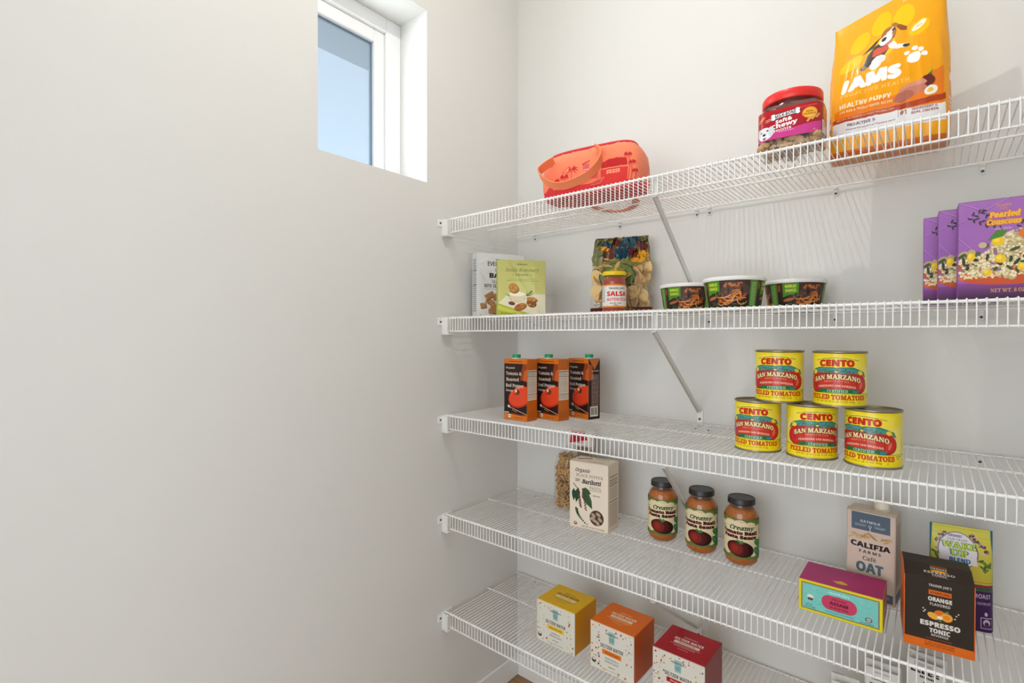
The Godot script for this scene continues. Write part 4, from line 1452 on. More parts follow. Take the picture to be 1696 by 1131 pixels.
func sauce_mat(a: Color, b: Color, seed_n: int) -> StandardMaterial3D:
	var m := mat(Color.WHITE, 0.45)
	var n := FastNoiseLite.new()
	n.seed = seed_n
	n.frequency = 0.09
	n.fractal_octaves = 4
	var t := NoiseTexture2D.new()
	t.noise = n
	t.width = 256
	t.height = 256
	t.seamless = true
	var ramp := Gradient.new()
	ramp.colors = PackedColorArray([b, a, a.lightened(0.12)])
	ramp.offsets = PackedFloat32Array([0.25, 0.5, 0.85])
	t.color_ramp = ramp
	m.albedo_texture = t
	m.uv1_scale = Vector3(2, 2, 1)
	return m

# ================================================================== third shelf
func soup_print() -> Image:
	# front 94 x 190 at the left, nutrition side 52, story side 52
	var s := Sheet.new(200, 192, 2.4, c8(206, 104, 20))
	var dark := c8(44, 24, 22)
	var cream := c8(232, 222, 200)
	s.grad(0, 14, 94, 160, c8(52, 26, 24), c8(40, 20, 20))
	s.rect(0, 0, 94, 14, c8(214, 112, 24))
	s.rect(20, 6, 56, 2, c8(120, 60, 20))
	s.poly([Vector2(94, 14), Vector2(94, 70), Vector2(66, 66), Vector2(78, 14)], c8(150, 62, 26))
	s.poly([Vector2(94, 30), Vector2(94, 68), Vector2(78, 66), Vector2(84, 36)], c8(204, 92, 34))
	s.oval(64, 80, 46, 14, c8(30, 20, 18))
	# plate and soup
	s.oval(62, 124, 56, 44, c8(34, 22, 22))
	s.oval(66, 118, 50, 32, c8(200, 48, 24), -0.36)
	s.oval(66, 115, 47, 29, c8(228, 70, 34), -0.36)
	s.oval(56, 104, 9, 8, c8(70, 40, 24))
	s.oval(50, 100, 4.5, 5, c8(238, 214, 170))
	s.oval(58, 107, 4, 3, c8(120, 70, 40))
	s.oval(44, 112, 3, 2, c8(140, 40, 24))
	s.text("Organic", 26, 27, 6, cream, {"face": "Droid Serif", "w": 40})
	s.text("Tomato &", 40, 45, 10.5, cream, {"face": "Droid Serif", "w": 66})
	s.text("Roasted", 35, 64, 10.5, cream, {"face": "Droid Serif", "w": 54})
	s.text("Red Pepper", 44, 83, 10.5, cream, {"face": "Droid Serif", "w": 76})
	s.text("Soup", 22, 99, 7.5, cream, {"face": "Droid Serif", "w": 30})
	s.line([Vector2(24, 152), Vector2(94, 172)], 2.4, c8(206, 160, 110))
	s.oval(20, 150, 6, 4, c8(220, 200, 180), 0.4)
	s.line([Vector2(34, 160), Vector2(52, 166)], 2, c8(190, 150, 80))
	s.poly([Vector2(30, 168), Vector2(94, 178), Vector2(94, 188), Vector2(34, 180)], c8(120, 40, 26))
	s.rect(2, 168, 18, 3, c8(230, 220, 210))
	s.poly([Vector2(0, 172), Vector2(94, 178), Vector2(94, 192), Vector2(0, 192)], c8(216, 116, 30))
	s.oval(23, 180, 6, 6, c8(236, 230, 210))
	s.text("USDA", 23, 180, 3, c8(90, 90, 60))
	s.fine(42, 182, 36, 5, 2, c8(150, 76, 20), rng)
	# nutrition side
	s.org(94, 0)
	s.rect(0, 0, 53, 192, c8(204, 104, 24))
	s.line([Vector2(8, 4), Vector2(26, 30), Vector2(46, 4)], 0.8, c8(120, 56, 16))
	s.rect(2, 34, 48, 94, c8(232, 222, 204))
	s.rect(2, 37, 48, 2.5, c8(80, 60, 50))
	s.rect(2, 53, 48, 1.8, c8(70, 50, 44))
	s.rect(2, 108, 48, 1.8, c8(70, 50, 44))
	s.fine(3, 42, 44, 10, 3, c8(130, 110, 96), rng)
	s.fine(3, 58, 44, 48, 13, c8(168, 150, 134), rng)
	s.fine(3, 112, 44, 14, 4, c8(160, 140, 120), rng)
	s.fine(6, 162, 40, 22, 5, c8(176, 86, 20), rng)
	# story side
	s.org(147, 0)
	s.rect(0, 0, 53, 192, dark)
	s.poly([Vector2(2, 0), Vector2(53, 0), Vector2(28, 34)], c8(206, 108, 36))
	s.poly([Vector2(0, 14), Vector2(16, 20), Vector2(26, 64), Vector2(0, 70)], c8(176, 80, 30))
	s.fine(16, 36, 32, 6, 2, c8(210, 190, 170), rng)
	s.fine(14, 50, 34, 104, 27, c8(176, 150, 134), rng)
	s.rect(8, 152, 36, 32, c8(236, 228, 214))
	for i in 14:
		if i != 7:
			s.rect(11 + i * 2.2, 155, 0.8 + (i * 7 % 3) * 0.4, 24, c8(40, 34, 32))
	s.poly([Vector2(0, 186), Vector2(53, 186), Vector2(53, 192), Vector2(0, 192)], c8(40, 24, 22))
	return s.done()

func tomato_print() -> Image:
	var s := Sheet.new(309, 108, 2.6, c8(246, 222, 34))
	var green := c8(22, 110, 62)
	var red := c8(206, 44, 24)
	s.org(154.5, 0)
	s.grad(-58, 6, 116, 76, c8(250, 228, 60), c8(246, 224, 120))
	for k in [-1, 1]:
		s.poly([Vector2(58 * k, 26), Vector2(76 * k, 30), Vector2(76 * k, 82), Vector2(50 * k, 82)], c8(246, 228, 110))
	s.rect(-154, 0, 80, 108, c8(246, 222, 34))
	s.rect(76, 0, 80, 108, c8(246, 222, 34))
	s.curve(Vector2(-42, 15), Vector2(0, 3), Vector2(42, 15), 1.0, green)
	# two long tomatoes
	for k in [-1, 1]:
		s.oval(30 * k, 58, 34, 24, c8(150, 24, 22), 0.42 * k)
		s.oval(30 * k, 57, 32, 22.5, c8(200, 36, 30), 0.42 * k)
		s.oval(36 * k, 62, 16, 14, c8(214, 52, 40), 0.4 * k)
	s.rect(-40, 40, 80, 38, c8(196, 38, 32))
	s.rect(-36, 58, 72, 16, c8(204, 54, 42))
	s.oval(48, 66, 3, 8, c8(230, 110, 90), 0.3)
	s.oval(-46, 66, 3, 7, c8(170, 30, 40), -0.3)
	# leaves and sky blue strip
	s.poly([Vector2(-48, 33), Vector2(-30, 28), Vector2(0, 30), Vector2(30, 28), Vector2(48, 35), Vector2(40, 42), Vector2(6, 40), Vector2(0, 36), Vector2(-8, 40), Vector2(-42, 41)], c8(70, 150, 142))
	for i in 80:
		s.oval(rng.randf_range(-38, 38), rng.randf_range(33, 42), 2.2, 1.3, [c8(90, 150, 170), c8(40, 120, 80), c8(120, 90, 90), c8(70, 140, 120)][i % 4], rng.randf() * 3, 8)
	s.curve(Vector2(-50, 35), Vector2(-20, 24), Vector2(0, 31), 1.6, green)
	s.curve(Vector2(0, 31), Vector2(20, 24), Vector2(52, 38), 1.6, green)
	for k in [-1, 1]:
		s.oval(46 * k, 40, 5.5, 4.2, c8(246, 214, 50), 0.4 * k)
		s.poly([Vector2(50 * k, 36), Vector2(56 * k, 38), Vector2(62 * k, 50), Vector2(54 * k, 46)], c8(60, 130, 110))
	s.rect(-31, 11.5, 62, 17, c8(248, 222, 44))
	s.text("CENTO", 0, 19.3, 12.2, c8(236, 120, 20), {"w": 67, "fat": 1.3, "arc": 1.4})
	s.text("CENTO", 0, 19.3, 12.2, c8(196, 34, 20), {"w": 66, "fat": 0.7, "arc": 1.4})
	s.text("SAN MARZANO", 0, 48, 9.4, c8(60, 16, 14), {"face": "Droid Serif", "w": 95, "fat": 1.0, "arc": 9.0})
	s.text("SAN MARZANO", 0, 48, 9.4, c8(250, 236, 170), {"face": "Droid Serif", "w": 94, "fat": 0.35, "arc": 9.0})
	s.text("PRODUCT OF ITALY", 0, 57, 3.6, c8(246, 170, 120), {"face": "Droid Serif", "w": 46, "arc": 2.0})
	s.text("POMODORO SAN MARZANO", 0, 67, 4.2, c8(252, 226, 190), {"w": 74, "arc": 4.0})
	s.poly([Vector2(-36, 78), Vector2(-30, 74), Vector2(38, 74), Vector2(40, 82), Vector2(-38, 82)], green)
	s.poly([Vector2(30, 76), Vector2(44, 77), Vector2(40, 83), Vector2(30, 83)], c8(50, 130, 140))
	s.text("CERTIFIED", 2, 78.4, 5.2, c8(226, 236, 216), {"face": "Droid Serif", "w": 38})
	s.rect(-154, 82.6, 309, 1.0, green)
	s.rect(-154, 83.6, 309, 24, c8(248, 224, 26))
	s.text("PEELED TOMATOES", 0, 91.2, 9.6, c8(198, 62, 22), {"face": "Droid Serif", "w": 116, "fat": 0.5})
	s.text("NET WT 28 OZ (1 LB 12 OZ) 794g", -4, 100.4, 3.2, c8(150, 136, 20), {"w": 76})
	s.text("e", 44, 100.4, 3.6, c8(150, 136, 20))
	s.text("WITH BASIL", 68, 87, 2.2, c8(90, 100, 30), {"w": 14})
	s.text("LEAF", 66, 91, 2.2, c8(90, 100, 30))
	for i in 16:
		s.rect(92 + (i % 3), 14 + i * 5, 3, 2.4, c8(120, 110, 30))
	return s.done()

func third_shelf():
	var y: float = SHELF_Y[2] + DECK
	var im := soup_print()
	var pm := printed(im, 0.4, 0.2)
	var f := 94.0 / 200
	var u := 52.5 / 200
	var us := {"front": Rect2(0, 0, f, 1), "back": Rect2(0, 0, f, 1), "right": Rect2(f, 0, u, 1), "left": Rect2(147.0 / 200, 0, u, 1), "top": Rect2(0.01, 0.01, 0.4, 0.02), "all": Rect2(0.01, 0.01, 0.01, 0.01)}
	var us2 := us.duplicate()
	us2["right"] = us["left"]
	var w := 0.0925
	var d := 0.0515
	var h := 0.1905
	var mats := mat(c8(200, 104, 26), 0.45)
	var protos := []
	for k in 2:
		var o := thing("soup_carton", "", "carton", Vector3.ZERO, 0.0, "tomato soup cartons")
		part("carton", carton(w, h, d, 0.001, us if k == 0 else us2), pm, o)
		# folded ears of the brick pack, laid flat against the sides
		var st := st_new()
		for e in [-1.0, 1.0]:
			var x0: float = e * (w / 2)
			var x1: float = e * (w / 2 + 0.0009)
			var a := [Vector3(x0, h - 0.001, -d * 0.42), Vector3(x0, h - 0.001, d * 0.42), Vector3(x0, h - 0.034, 0)]
			var b := [Vector3(x1, h - 0.001, -d * 0.42), Vector3(x1, h - 0.001, d * 0.42), Vector3(x1, h - 0.034, 0)]
			var nx := Vector3(e, 0, 0)
			tri(st, b, [nx, nx, nx], [Vector2.ZERO, Vector2.ZERO, Vector2.ZERO])
			for q in [[0, 1, Vector3.UP], [1, 2, Vector3(0, -0.5, 0.85)], [2, 0, Vector3(0, -0.5, -0.85)]]:
				quad(st, a[q[0]], a[q[1]], b[q[1]], b[q[0]], q[2].normalized())
		part("folded_ear", st.commit(), mats, o)
		var cx := -0.013 if k == 0 else 0.028
		var cz := 0.004
		part("spout", lathe([Vector2(0.0145, h), Vector2(0.0145, h + 0.002), Vector2(0.012, h + 0.0026), Vector2(0.012, h + 0.004), Vector2(0, h + 0.004)], 28), M.lid_white, o, Vector3(cx, 0, cz))
		part("cap", lathe([Vector2(0.010, h + 0.0032), Vector2(0.0132, h + 0.0032), Vector2(0.0134, h + 0.0125), Vector2(0.0124, h + 0.0138), Vector2(0, h + 0.0138)], 28), M.cap_green, o, Vector3(cx, 0, cz))
		protos.append(o)
	var at := stand(0.2232, 0.343, -0.0095, w, d, 2)
	protos[0].position = at
	protos[0].rotation.y = -0.0095
	protos[0].set_meta("label", "leftmost tomato soup carton, nearest the window wall, with nutrition panel")
	copy(protos[0], "middle tomato soup carton of the three, with pale nutrition panel showing", stand(0.2926, 0.2653, -0.122, w, d, 2), -0.122)
	protos[1].position = stand(0.3488, 0.1665, -0.260, w, d, 2)
	protos[1].rotation.y = -0.26
	protos[1].set_meta("label", "rightmost tomato soup carton, showing its dark side with a barcode")
	# ---- cans of tomatoes
	var can := thing("tomato_can", "", "can", Vector3.ZERO, 0, "yellow cans of peeled tomatoes")
	var R := 0.0492
	var H := 0.1145
	part("body", lathe([Vector2(0, 0.004), Vector2(R - 0.004, 0.004), Vector2(R - 0.003, 0.0005), Vector2(R + 0.0002, 0.0), Vector2(R + 0.0008, 0.0015), Vector2(R + 0.0002, 0.0036), Vector2(R - 0.0012, 0.0046), Vector2(R - 0.0012, H - 0.0046), Vector2(R + 0.0002, H - 0.0036), Vector2(R + 0.0008, H - 0.0015), Vector2(R + 0.0002, H), Vector2(R - 0.002, H)], 72), M.tin, can)
	part("end", lathe([Vector2(R - 0.002, H), Vector2(R - 0.0034, H - 0.0045), Vector2(R - 0.008, H - 0.0045), Vector2(R - 0.009, H - 0.0038), Vector2(R - 0.014, H - 0.0038), Vector2(R - 0.015, H - 0.0045), Vector2(0, H - 0.0045)], 64), M.tin, can)
	part("label", lathe([Vector2(R - 0.0006, 0.0044), Vector2(R - 0.0006, H - 0.0044)], 80), printed(tomato_print(), 0.35, 0.35), can)
	var first := true
	for q in [[0.9537, 0.2879, 0, -13.4, "left can in the bottom row of stacked tomato cans"], [1.0635, 0.2884, 0, 12.4, "middle can in the bottom row of stacked tomato cans"], [1.1736, 0.2937, 0, -21.6, "right can in the bottom row of stacked tomato cans"], [0.9985, 0.2885, 1, -9.4, "left of the two upper tomato cans on the stack"], [1.1146, 0.2905, 1, -6.6, "right of the two upper tomato cans on the stack"]]:
		var p := Vector3(q[0], y + q[2] * (H + 0.0004), q[1])
		var turn: float = atan2(EYE.x - q[0], EYE.z - q[1]) + deg_to_rad(q[3])
		if first:
			can.position = p
			can.rotation.y = turn
			can.set_meta("label", q[4])
			first = false
		else:
			copy(can, q[4], p, turn)

# ================================================================== fourth shelf
func pasta_box_print() -> Image:
	# front 130 x 205, right side 79 x 205, top 130 x 79
	var s := Sheet.new(212, 286, 2.0, c8(240, 226, 206))
	var k := c8(44, 42, 40)
	var grey := c8(120, 114, 104)
	s.org(0, 80)
	s.text("Organic", 44, 24, 11, k, {"face": "Droid Serif", "slant": 0.28, "w": 52})
	s.text("BLACK PEPPER", 68, 40, 8.6, grey, {"face": "Droid Serif", "bold": false, "w": 92})
	s.text("Barilotti", 74, 58, 12.5, k, {"face": "Droid Serif", "slant": 0.25, "w": 64, "fat": 0.3})
	s.text("PASTA", 88, 75, 8.6, grey, {"face": "Droid Serif", "bold": false, "w": 40})
	s.text("TRADER", 27, 54, 3.6, k, {"w": 17})
	s.text("JOE'S", 27, 59, 3.6, k, {"w": 14})
	s.fine(68, 82, 42, 3, 1, grey, rng)
	s.text("PRODUCT OF ITALY", 92, 98, 3.2, k, {"w": 24})
	var g1 := c8(62, 96, 58)
	var g2 := c8(40, 76, 52)
	for q in [[42, 82, 74, 94, 10, g1], [44, 84, 78, 140, 14, g1], [30, 80, 22, 128, 9, g2], [14, 84, 14, 124, 7, g2]]:
		var a := Vector2(q[0], q[1])
		var b := Vector2(q[2], q[3])
		var n: Vector2 = (b - a).orthogonal().normalized() * q[4]
		s.poly([a, a.lerp(b, 0.3) + n, a.lerp(b, 0.65) + n * 0.8, b, a.lerp(b, 0.65) - n * 0.8, a.lerp(b, 0.3) - n], q[5])
		s.line([a, b], 0.8, c8(30, 50, 36))
	s.line([Vector2(12, 68), Vector2(28, 84), Vector2(36, 108), Vector2(40, 138)], 2.4, c8(64, 54, 44))
	for q in [[48, 92, 56, 146], [28, 92, 38, 140]]:
		for i in 14:
			var t := i / 13.0
			s.oval(lerpf(q[0], q[2], t) + (1.6 if i % 2 else -1.6), lerpf(q[1], q[3], t), 2.6, 2.4, [c8(112, 66, 44), c8(88, 48, 36)][i % 2], 0, 9)
	for i in 20:
		var t := i / 19.0
		s.oval(24 + t * t * 34 + (2 if i % 2 else -2), 146 + t * 44, 3.6 - t * 1.6, 3.2 - t * 1.2, [c8(44, 70, 50), c8(60, 92, 60), c8(150, 50, 44) if t < 0.25 else c8(36, 60, 44)][i % 3], 0, 9)
	# little window onto the pasta
	s.oval(93, 165, 23.5, 23.5, c8(60, 48, 40))
	s.oval(93, 165, 22, 22, c8(74, 58, 46))
	for q in [[82, 158, 0.7], [98, 153, 0.5], [104, 168, 0.75], [86, 174, 0.3], [96, 180, 0.9], [78, 168, -0.4]]:
		s.oval(q[0], q[1], 9, 5.5, c8(168, 146, 122), q[2])
		s.oval(q[0] + 1, q[1] - 1, 7, 2.4, c8(194, 172, 148), q[2])
	s.oval(20, 193, 6, 5, c8(70, 62, 56))
	s.oval(20, 192, 4, 2.4, c8(220, 210, 196))
	s.text("NET WT. 16 OZ (1 LB) 454g", 80, 198, 4, grey, {"w": 76})
	# right side: nutrition facts
	s.org(132, 80)
	s.rect(0, 0, 80, 205, c8(240, 224, 204))
	for q in [[36, 2.4], [46, 2.4], [62, 2.8], [112, 2.4]]:
		s.rect(10, q[0], 60, q[1], c8(96, 86, 76))
	s.fine(10, 52, 60, 8, 2, c8(120, 108, 96), rng)
	s.fine(10, 70, 60, 38, 8, c8(178, 162, 144), rng)
	s.fine(10, 120, 60, 70, 12, c8(176, 160, 142), rng)
	# top
	s.org(0, 0)
	s.text("TRADER JOE'S", 84, 14, 6, k, {"w": 50})
	s.line([Vector2(4, 44), Vector2(126, 44)], 0.7, c8(180, 164, 144))
	for i in 8:
		s.oval(14 + i * 5, 40 - i * 3, 6, 3, [g1, g2, c8(120, 60, 46)][i % 3], 0.5)
	s.fine(60, 60, 50, 8, 2, grey, rng)
	return s.done()

func sauce_print() -> Image:
	var s := Sheet.new(266, 104, 2.6, c8(96, 128, 60))
	var cream := c8(232, 216, 176)
	s.grad(0, 0, 266, 104, c8(92, 126, 58), c8(110, 122, 58))
	s.org(133, 0)
	# cloud shaped cream panel
	s.rect(-60, 22, 118, 70, cream)
	for q in [[-50, 20, 14], [-26, 13, 16], [0, 12, 16], [26, 15, 14], [50, 22, 13], [-60, 40, 8], [62, 46, 6], [-60, 84, 9], [60, 84, 9], [-34, 90, 10], [0, 92, 8], [34, 90, 10]]:
		s.oval(q[0], q[1], q[2], q[2] * 0.62, cream)
	s.curve(Vector2(-58, 22), Vector2(-26, -6), Vector2(4, 8), 0.8, c8(150, 130, 80))
	s.curve(Vector2(4, 8), Vector2(30, -2), Vector2(60, 24), 0.8, c8(150, 130, 80))
	s.text("TRADER", -50, 24, 3.6, c8(140, 120, 80), {"w": 18})
	s.text("GIOTTO'S", -50, 29, 3.6, c8(140, 120, 80), {"w": 20})
	s.text("Creamy", 2, 23, 10.5, c8(40, 70, 44), {"face": "Droid Serif", "slant": 0.4, "w": 62, "fat": 0.3})
	for d in [[0.9, c8(70, 14, 20)]]:
		s.text("Tomato Basil", -2, 36, 7.8, d[1], {"face": "Droid Serif", "w": 96, "fat": d[0]})
		s.text("Pasta Sauce", -1, 47, 7.8, d[1], {"face": "Droid Serif", "w": 88, "fat": d[0]})
	# basil and a dark heirloom tomato
	for q in [[52, 62, 0.4, 16], [58, 76, 1.2, 18], [46, 84, 0.9, 14]]:
		s.oval(q[0], q[1], q[3], q[3] * 0.55, c8(44, 116, 54), q[2])
		s.oval(q[0] - 2, q[1] - 2, q[3] * 0.6, q[3] * 0.25, c8(80, 150, 76), q[2])
	s.oval(0, 78, 35, 21, c8(44, 16, 17), 0.12)
	s.oval(-6, 78, 27, 18.5, c8(78, 20, 18), 0.1)
	s.oval(-11, 79, 18, 15, c8(122, 30, 22), 0.0)
	s.oval(-14, 78, 9, 10, c8(146, 42, 28), 0.0)
	for i in 7:
		var a := i * 0.9
		s.poly([Vector2(-4, 60), Vector2(-4 + cos(a) * 17, 60 + sin(a) * 7 - 1), Vector2(-2 + cos(a + 0.5) * 8, 61 + sin(a + 0.5) * 4)], c8(60, 130, 66))
	s.line([Vector2(-4, 60), Vector2(-9, 55)], 2, c8(60, 120, 60))
	s.oval(-58, 66, 6, 18, c8(220, 200, 150))
	return s.done()

func tea_print() -> Image:
	# front 150 x 68, top 150 x 106, side 106 x 68
	var s := Sheet.new(260, 178, 2.6, c8(230, 214, 40))
	# top, magenta weave
	s.rect(0, 0, 150, 106, c8(178, 24, 108))
	for i in 260:
		s.rect(rng.randf() * 148, rng.randf() * 104, rng.randf_range(3, 10), 0.8, [c8(196, 38, 124), c8(158, 20, 92), c8(186, 34, 98)][i % 3])
	s.oval(75, 78, 12, 7, c8(232, 176, 40))
	s.oval(75, 70, 4, 2.4, c8(232, 176, 40))
	s.line([Vector2(60, 74), Vector2(66, 80)], 3, c8(232, 176, 40))
	s.org(0, 106)
	s.rect(0, 0, 150, 68, c8(232, 218, 36))
	s.frame(4.5, 4.5, 141, 59, 2.2, c8(110, 40, 70))
	for i in 58:
		s.rect(5.4 + i * 2.42, 4.9, 1.0, 1.4, c8(232, 218, 36))
		s.rect(5.4 + i * 2.42, 62, 1.0, 1.4, c8(232, 218, 36))
	for i in 24:
		s.rect(4.9, 6 + i * 2.4, 1.4, 1.0, c8(232, 218, 36))
		s.rect(143.9, 6 + i * 2.4, 1.4, 1.0, c8(232, 218, 36))
	s.rect(6.7, 6.7, 136.6, 54.6, c8(126, 206, 196))
	for i in 120:
		s.oval(rng.randf_range(10, 140), rng.randf_range(9, 58), rng.randf_range(2, 6), 0.7, [c8(112, 194, 188), c8(140, 216, 204), c8(120, 200, 200)][i % 3], 0, 8)
	s.text("TRADER JOE'S", 75, 14, 4.0, c8(220, 246, 240), {"w": 38, "arc": 1.0})
	s.oval(75, 36, 29, 16, c8(120, 30, 60))
	s.rect(54, 20.5, 42, 31, c8(120, 30, 60))
	s.oval(56, 36, 13, 15, c8(206, 66, 100))
	s.oval(94, 36, 13, 15, c8(206, 66, 100))
	s.rect(56, 21, 38, 30, c8(206, 66, 100))
	s.text("ORGANIC", 75, 27.5, 3.8, c8(110, 26, 60), {"w": 28})
	s.text("ASSAM", 75, 36, 6.6, c8(96, 22, 52), {"w": 34, "fat": 0.2})
	s.text("BLACK TEA", 75, 45, 4.0, c8(110, 26, 60), {"w": 34})
	s.oval(22, 36, 6.5, 6.5, c8(230, 236, 226))
	s.poly([Vector2(16, 37), Vector2(28, 37), Vector2(26, 42), Vector2(18, 42)], c8(90, 60, 50))
	s.oval(127, 50, 6.2, 5.2, c8(80, 60, 60))
	s.oval(127, 50, 4.6, 3.8, c8(226, 226, 216))
	s.text("OU", 127, 50, 4, c8(50, 40, 40))
	s.text("NET WT", 20, 52, 2.8, c8(40, 90, 100), {"w": 12})
	s.text("1.69 OZ (48g)", 21, 57, 2.8, c8(40, 90, 100), {"w": 22})
	s.fine(50, 55, 52, 3.4, 2, c8(50, 130, 130), rng)
	s.text("20 TEA BAGS", 124, 58.5, 2.8, c8(40, 90, 100), {"w": 24})
	s.org(150, 106)
	s.rect(0, 0, 110, 68, c8(196, 150, 50))
	s.rect(4, 4, 100, 60, c8(170, 60, 100))
	s.fine(10, 10, 88, 46, 12, c8(230, 200, 190), rng)
	s.org(150, 0)
	s.rect(0, 0, 110, 106, c8(200, 180, 40))
	return s.done()

func oat_print() -> Image:
	# front 92 x 199, side 63
	var s := Sheet.new(156, 200, 2.4, c8(222, 200, 184))
	var k := c8(38, 30, 28)
	var blue := c8(92, 108, 124)
	s.rect(8, 1.5, 76, 40, blue)
	s.text("OATMILK", 45, 21, 5.6, c8(226, 230, 232), {"w": 40, "gap": 0.5})
	s.rect(14, 28, 24, 0.6, c8(190, 200, 206))
	s.rect(52, 28, 24, 0.6, c8(190, 200, 206))
	s.text("DELICIOUSLY", 26, 31.5, 2.6, c8(206, 214, 220), {"w": 22})
	s.text("CREAMY", 64, 31.5, 2.6, c8(206, 214, 220), {"w": 20})
	s.oval(45, 31, 3.4, 2.8, c8(216, 222, 226))
	s.oval(45, 31, 2.2, 1.8, blue)
	s.rect(44.3, 33, 1.4, 10, c8(216, 222, 226))
	for i in 26:
		var x := 6 + rng.randf() * 80
		s.oval(x, 54 + sin(x * 0.11) * 3 + rng.randf_range(-6, 6), 6.5, 1.9, [c8(200, 166, 112), c8(186, 150, 98), c8(214, 184, 136)][i % 3], rng.randf_range(-0.7, 0.7), 10)
	s.text("CALIFIA", 45, 76, 11.2, k, {"w": 78, "fat": 0.5, "arc": -1.6})
	s.text("FARMS", 45, 91, 6.4, k, {"w": 44, "gap": 2.0})
	s.text("Café", 44, 106, 9, c8(90, 92, 98), {"face": "Droid Serif", "w": 27, "bold": false, "fat": 0.15})
	s.text("OAT", 44, 127, 21, c8(84, 112, 124), {"w": 54, "fat": 0.8})
	s.fine(20, 146, 50, 12, 3, c8(150, 130, 116), rng)
	s.rect(2, 176, 88, 20, blue)
	s.fine(68, 182, 16, 7, 2, c8(170, 182, 192), rng)
	s.org(93, 0)
	s.rect(0, 0, 63, 200, c8(214, 192, 176))
	s.rect(4, 176, 59, 20, blue)
	s.fine(6, 20, 50, 140, 26, c8(150, 134, 122), rng)
	return s.done()

func espresso_print() -> Image:
	# front 104 x 136 (lower face), slope 104 x 48, side 120 x 136
	var s := Sheet.new(230, 190, 2.6, c8(54, 44, 36))
	var bg := c8(54, 44, 36)
	var org := c8(226, 108, 26)
	var w := c8(232, 226, 216)
	# slope at the top left
	s.text("ORANGE", 54, 14, 5, w, {"w": 26})
	s.text("SPARKLING", 54, 7, 4, org, {"w": 26})
	s.oval(54, 22, 13, 3.6, c8(240, 160, 40))
	s.text("ESPRESSO", 54, 29, 6.4, w, {"w": 48})
	s.text("TONIC", 54, 37, 5.4, w, {"w": 24})
	s.fine(40, 42, 30, 2, 1, c8(170, 90, 40), rng)
	s.org(0, 50)
	s.text("TRADER JOE'S", 54, 13, 4.6, w, {"w": 34})
	s.rect(37, 22, 34, 9, org)
	s.text("SPARKLING", 54, 26.5, 4.4, c8(110, 50, 20), {"w": 30})
	s.text("ORANGE", 54, 39, 7.4, w, {"w": 36, "fat": 0.3})
	s.text("FLAVORED", 54, 48.5, 5.2, w, {"w": 31})
	s.oval(54, 66, 9, 8, c8(226, 120, 30))
	s.oval(44, 71, 9, 6, c8(244, 178, 70), 0.4)
	s.oval(64, 69, 9, 8.4, c8(240, 146, 40))
	s.oval(64, 69, 7, 6.4, c8(250, 190, 90))
	s.oval(64, 69, 5.6, 5, c8(240, 140, 40))
	s.oval(54, 72, 4, 3.6, c8(246, 236, 210))
	s.poly([Vector2(60, 60), Vector2(66, 56), Vector2(68, 63)], c8(90, 140, 60))
	s.poly([Vector2(50, 78), Vector2(58, 76), Vector2(55, 80)], c8(90, 140, 60))
	for q in [[29, 60], [30, 66], [32, 63], [78, 62], [76, 68], [81, 58]]:
		s.oval(q[0], q[1], 1.3, 1.3, w)
	s.text("ESPRESSO", 54, 87, 8.6, w, {"w": 60, "fat": 0.5})
	s.text("TONIC", 54, 99, 8.0, w, {"w": 31, "fat": 0.4})
	s.text("BEVERAGE", 54, 107.5, 4.4, w, {"w": 26})
	s.fine(34, 114, 38, 2, 1, c8(200, 100, 50), rng)
	s.rect(0, 118, 104, 18, org)
	for i in 34:
		s.oval(1.5 + i * 3.06, 118, 1.5, 1.5, bg, 0, 10)
	s.text("4 - 8 FL OZ (237mL) CANS", 54, 123.5, 3.0, c8(120, 54, 16), {"w": 44})
	s.text("NET 32 FL OZ (1 QT) 948mL", 54, 128, 3.0, c8(120, 54, 16), {"w": 44})
	s.org(106, 0)
	s.rect(0, 0, 124, 190, org)
	for i in 40:
		s.oval(4 + rng.randf() * 112, 140 + rng.randf() * 40, 5, 1.6, [c8(236, 140, 60), c8(206, 92, 20), c8(240, 190, 120)][i % 3], 0.5, 9)
	s.rect(2, 120, 116, 2, c8(120, 60, 30))
	return s.done()

